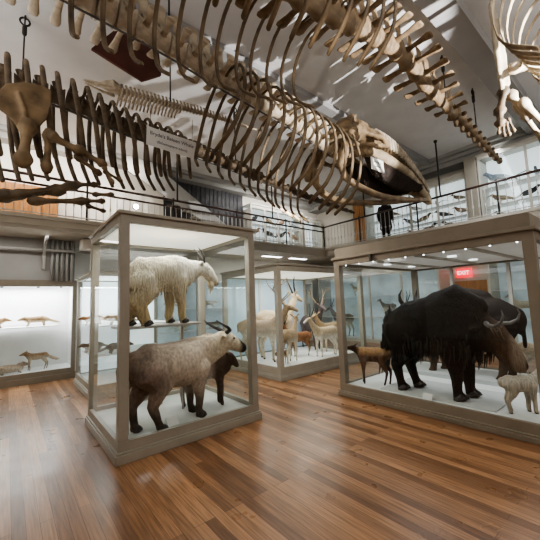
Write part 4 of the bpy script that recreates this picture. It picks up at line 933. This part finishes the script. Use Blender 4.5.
# ------------------------------------------------------------------ light
def area(name, loc, target, sx, sy, power, col=(1,.95,.86), spread=None):
    l = bpy.data.lights.new(name, 'AREA'); l.shape = 'RECTANGLE'; l.size = sx; l.size_y = sy; l.energy = power; l.color = col
    if spread: l.spread = spread
    o = bpy.data.objects.new(name, l); C.objects.link(o); o.location = loc
    o.rotation_euler = (Vector(target)-Vector(loc)).to_track_quat('-Z', 'Y').to_euler(); return o
def spot(name, loc, target, power, ang, blend=.4, size=.05, col=(1,.93,.82)):
    l = bpy.data.lights.new(name, 'SPOT'); l.energy = power; l.spot_size = ang; l.spot_blend = blend; l.shadow_soft_size = size; l.color = col
    o = bpy.data.objects.new(name, l); C.objects.link(o); o.location = loc
    o.rotation_euler = (Vector(target)-Vector(loc)).to_track_quat('-Z', 'Y').to_euler(); return o
w = bpy.data.worlds.new('world'); bpy.context.scene.world = w; w.use_nodes = True
w.node_tree.nodes['Background'].inputs[0].default_value = (1, .96, .92, 1); w.node_tree.nodes['Background'].inputs[1].default_value = .05
area('hall_fill', (2.5, -1.5, 5.6), (2.8, 1.5, 0), 3, 1, 45)  # area lights added out of view as the hall's ambient fill
area('hall_fill', (7.5, .4, 5.6), (6.5, 2, 0), 2, .6, 30)
area('hall_fill', (-2.5, 3.5, 5.5), (-1, 5, 0), 1.5, 1.5, 45)
area('floor_wash', (3.6, 3.9, 3.15), (3.6, 3.7, 0), .5, .5, 30, (1,.93,.8))
# uplights throwing the skeletons' shadows on the ceiling
spot('uplight', (4.6, -1.0, 3.4), (4.6, 3.1, 5.1), 2200, .8, .25, .012, (1,.97,.93))
spot('uplight', (1.2, .4, 2.9), (4.2, 3.5, 4.6), 150, .7, .6, .03)
spot('uplight', (-1.5, 2.2, 3.0), (.4, 5.6, 4.6), 70, 1.0, .6, .05)
area('ceiling_wash', (3, -2.6, 3.2), (3, -2.6, 6), 4, 1, 260, (1,.98,.96))  # added unseen soft lights that lift the overall ceiling brightness
area('ceiling_wash', (-2.4, 5, 3.4), (-2.4, 5, 6), 1, 3, 110, (1,.98,.96))
# case lamps
area('case_lamp', (1.845, 4.48, 2.53), (1.845, 4.48, 0), 1.4, 1.2, 34, (1,.96,.88))
area('case_lamp', (5.7, 2.2, 2.15), (5.7, 2.2, 0), 1.8, 2.2, 32, (.95,.98,1))
area('case_lamp', (5.85, 6.0, 2.2), (5.85, 6.0, 0), 2.6, 1.4, 50, (1,.96,.88))
area('case_lamp', (2.06, 7.1, 2.15), (2.06, 7.1, 0), 1.4, 1.0, 22, (.93,.97,1))
area('case_lamp', (-.2, 9.45, 2.15), (-.2, 9.45, 0), 2.6, .5, 80, (.95,.98,1))
area('gallery_lamp', (10.2, 2.5, 5.5), (10.9, 2.5, 4.2), .2, 8, 60, (.95,.98,1))
area('gallery_lamp', (8.0, 8.8, 5.6), (8.0, 9.6, 4.2), 4, .2, 70, (1,.97,.93))
area('gallery_lamp', (.8, 8.6, 5.6), (.8, 9.6, 4.2), 4, .2, 110, (1,.93,.84))
area('under_gallery_wash', (10.0, 3.5, 3.2), (10.0, 3.5, 0), .5, 8, 30, (1,.95,.87))
area('under_gallery_wash', (7.2, 8.6, 3.2), (7.2, 8.6, 0), 4, .3, 40, (1,.96,.9))
area('under_gallery_wash', (.0, 8.3, 3.2), (.0, 8.4, 0), 2, .3, 14, (1,.96,.9))  # fill added to brighten the dark left bay, no fitting there

sc = bpy.context.scene
sc.cycles.max_bounces = 8; sc.cycles.transparent_max_bounces = 24; sc.cycles.caustics_reflective = False; sc.cycles.caustics_refractive = False
sc.view_settings.view_transform = 'AgX'; sc.view_settings.look = 'AgX - Medium High Contrast'; sc.view_settings.exposure = .05
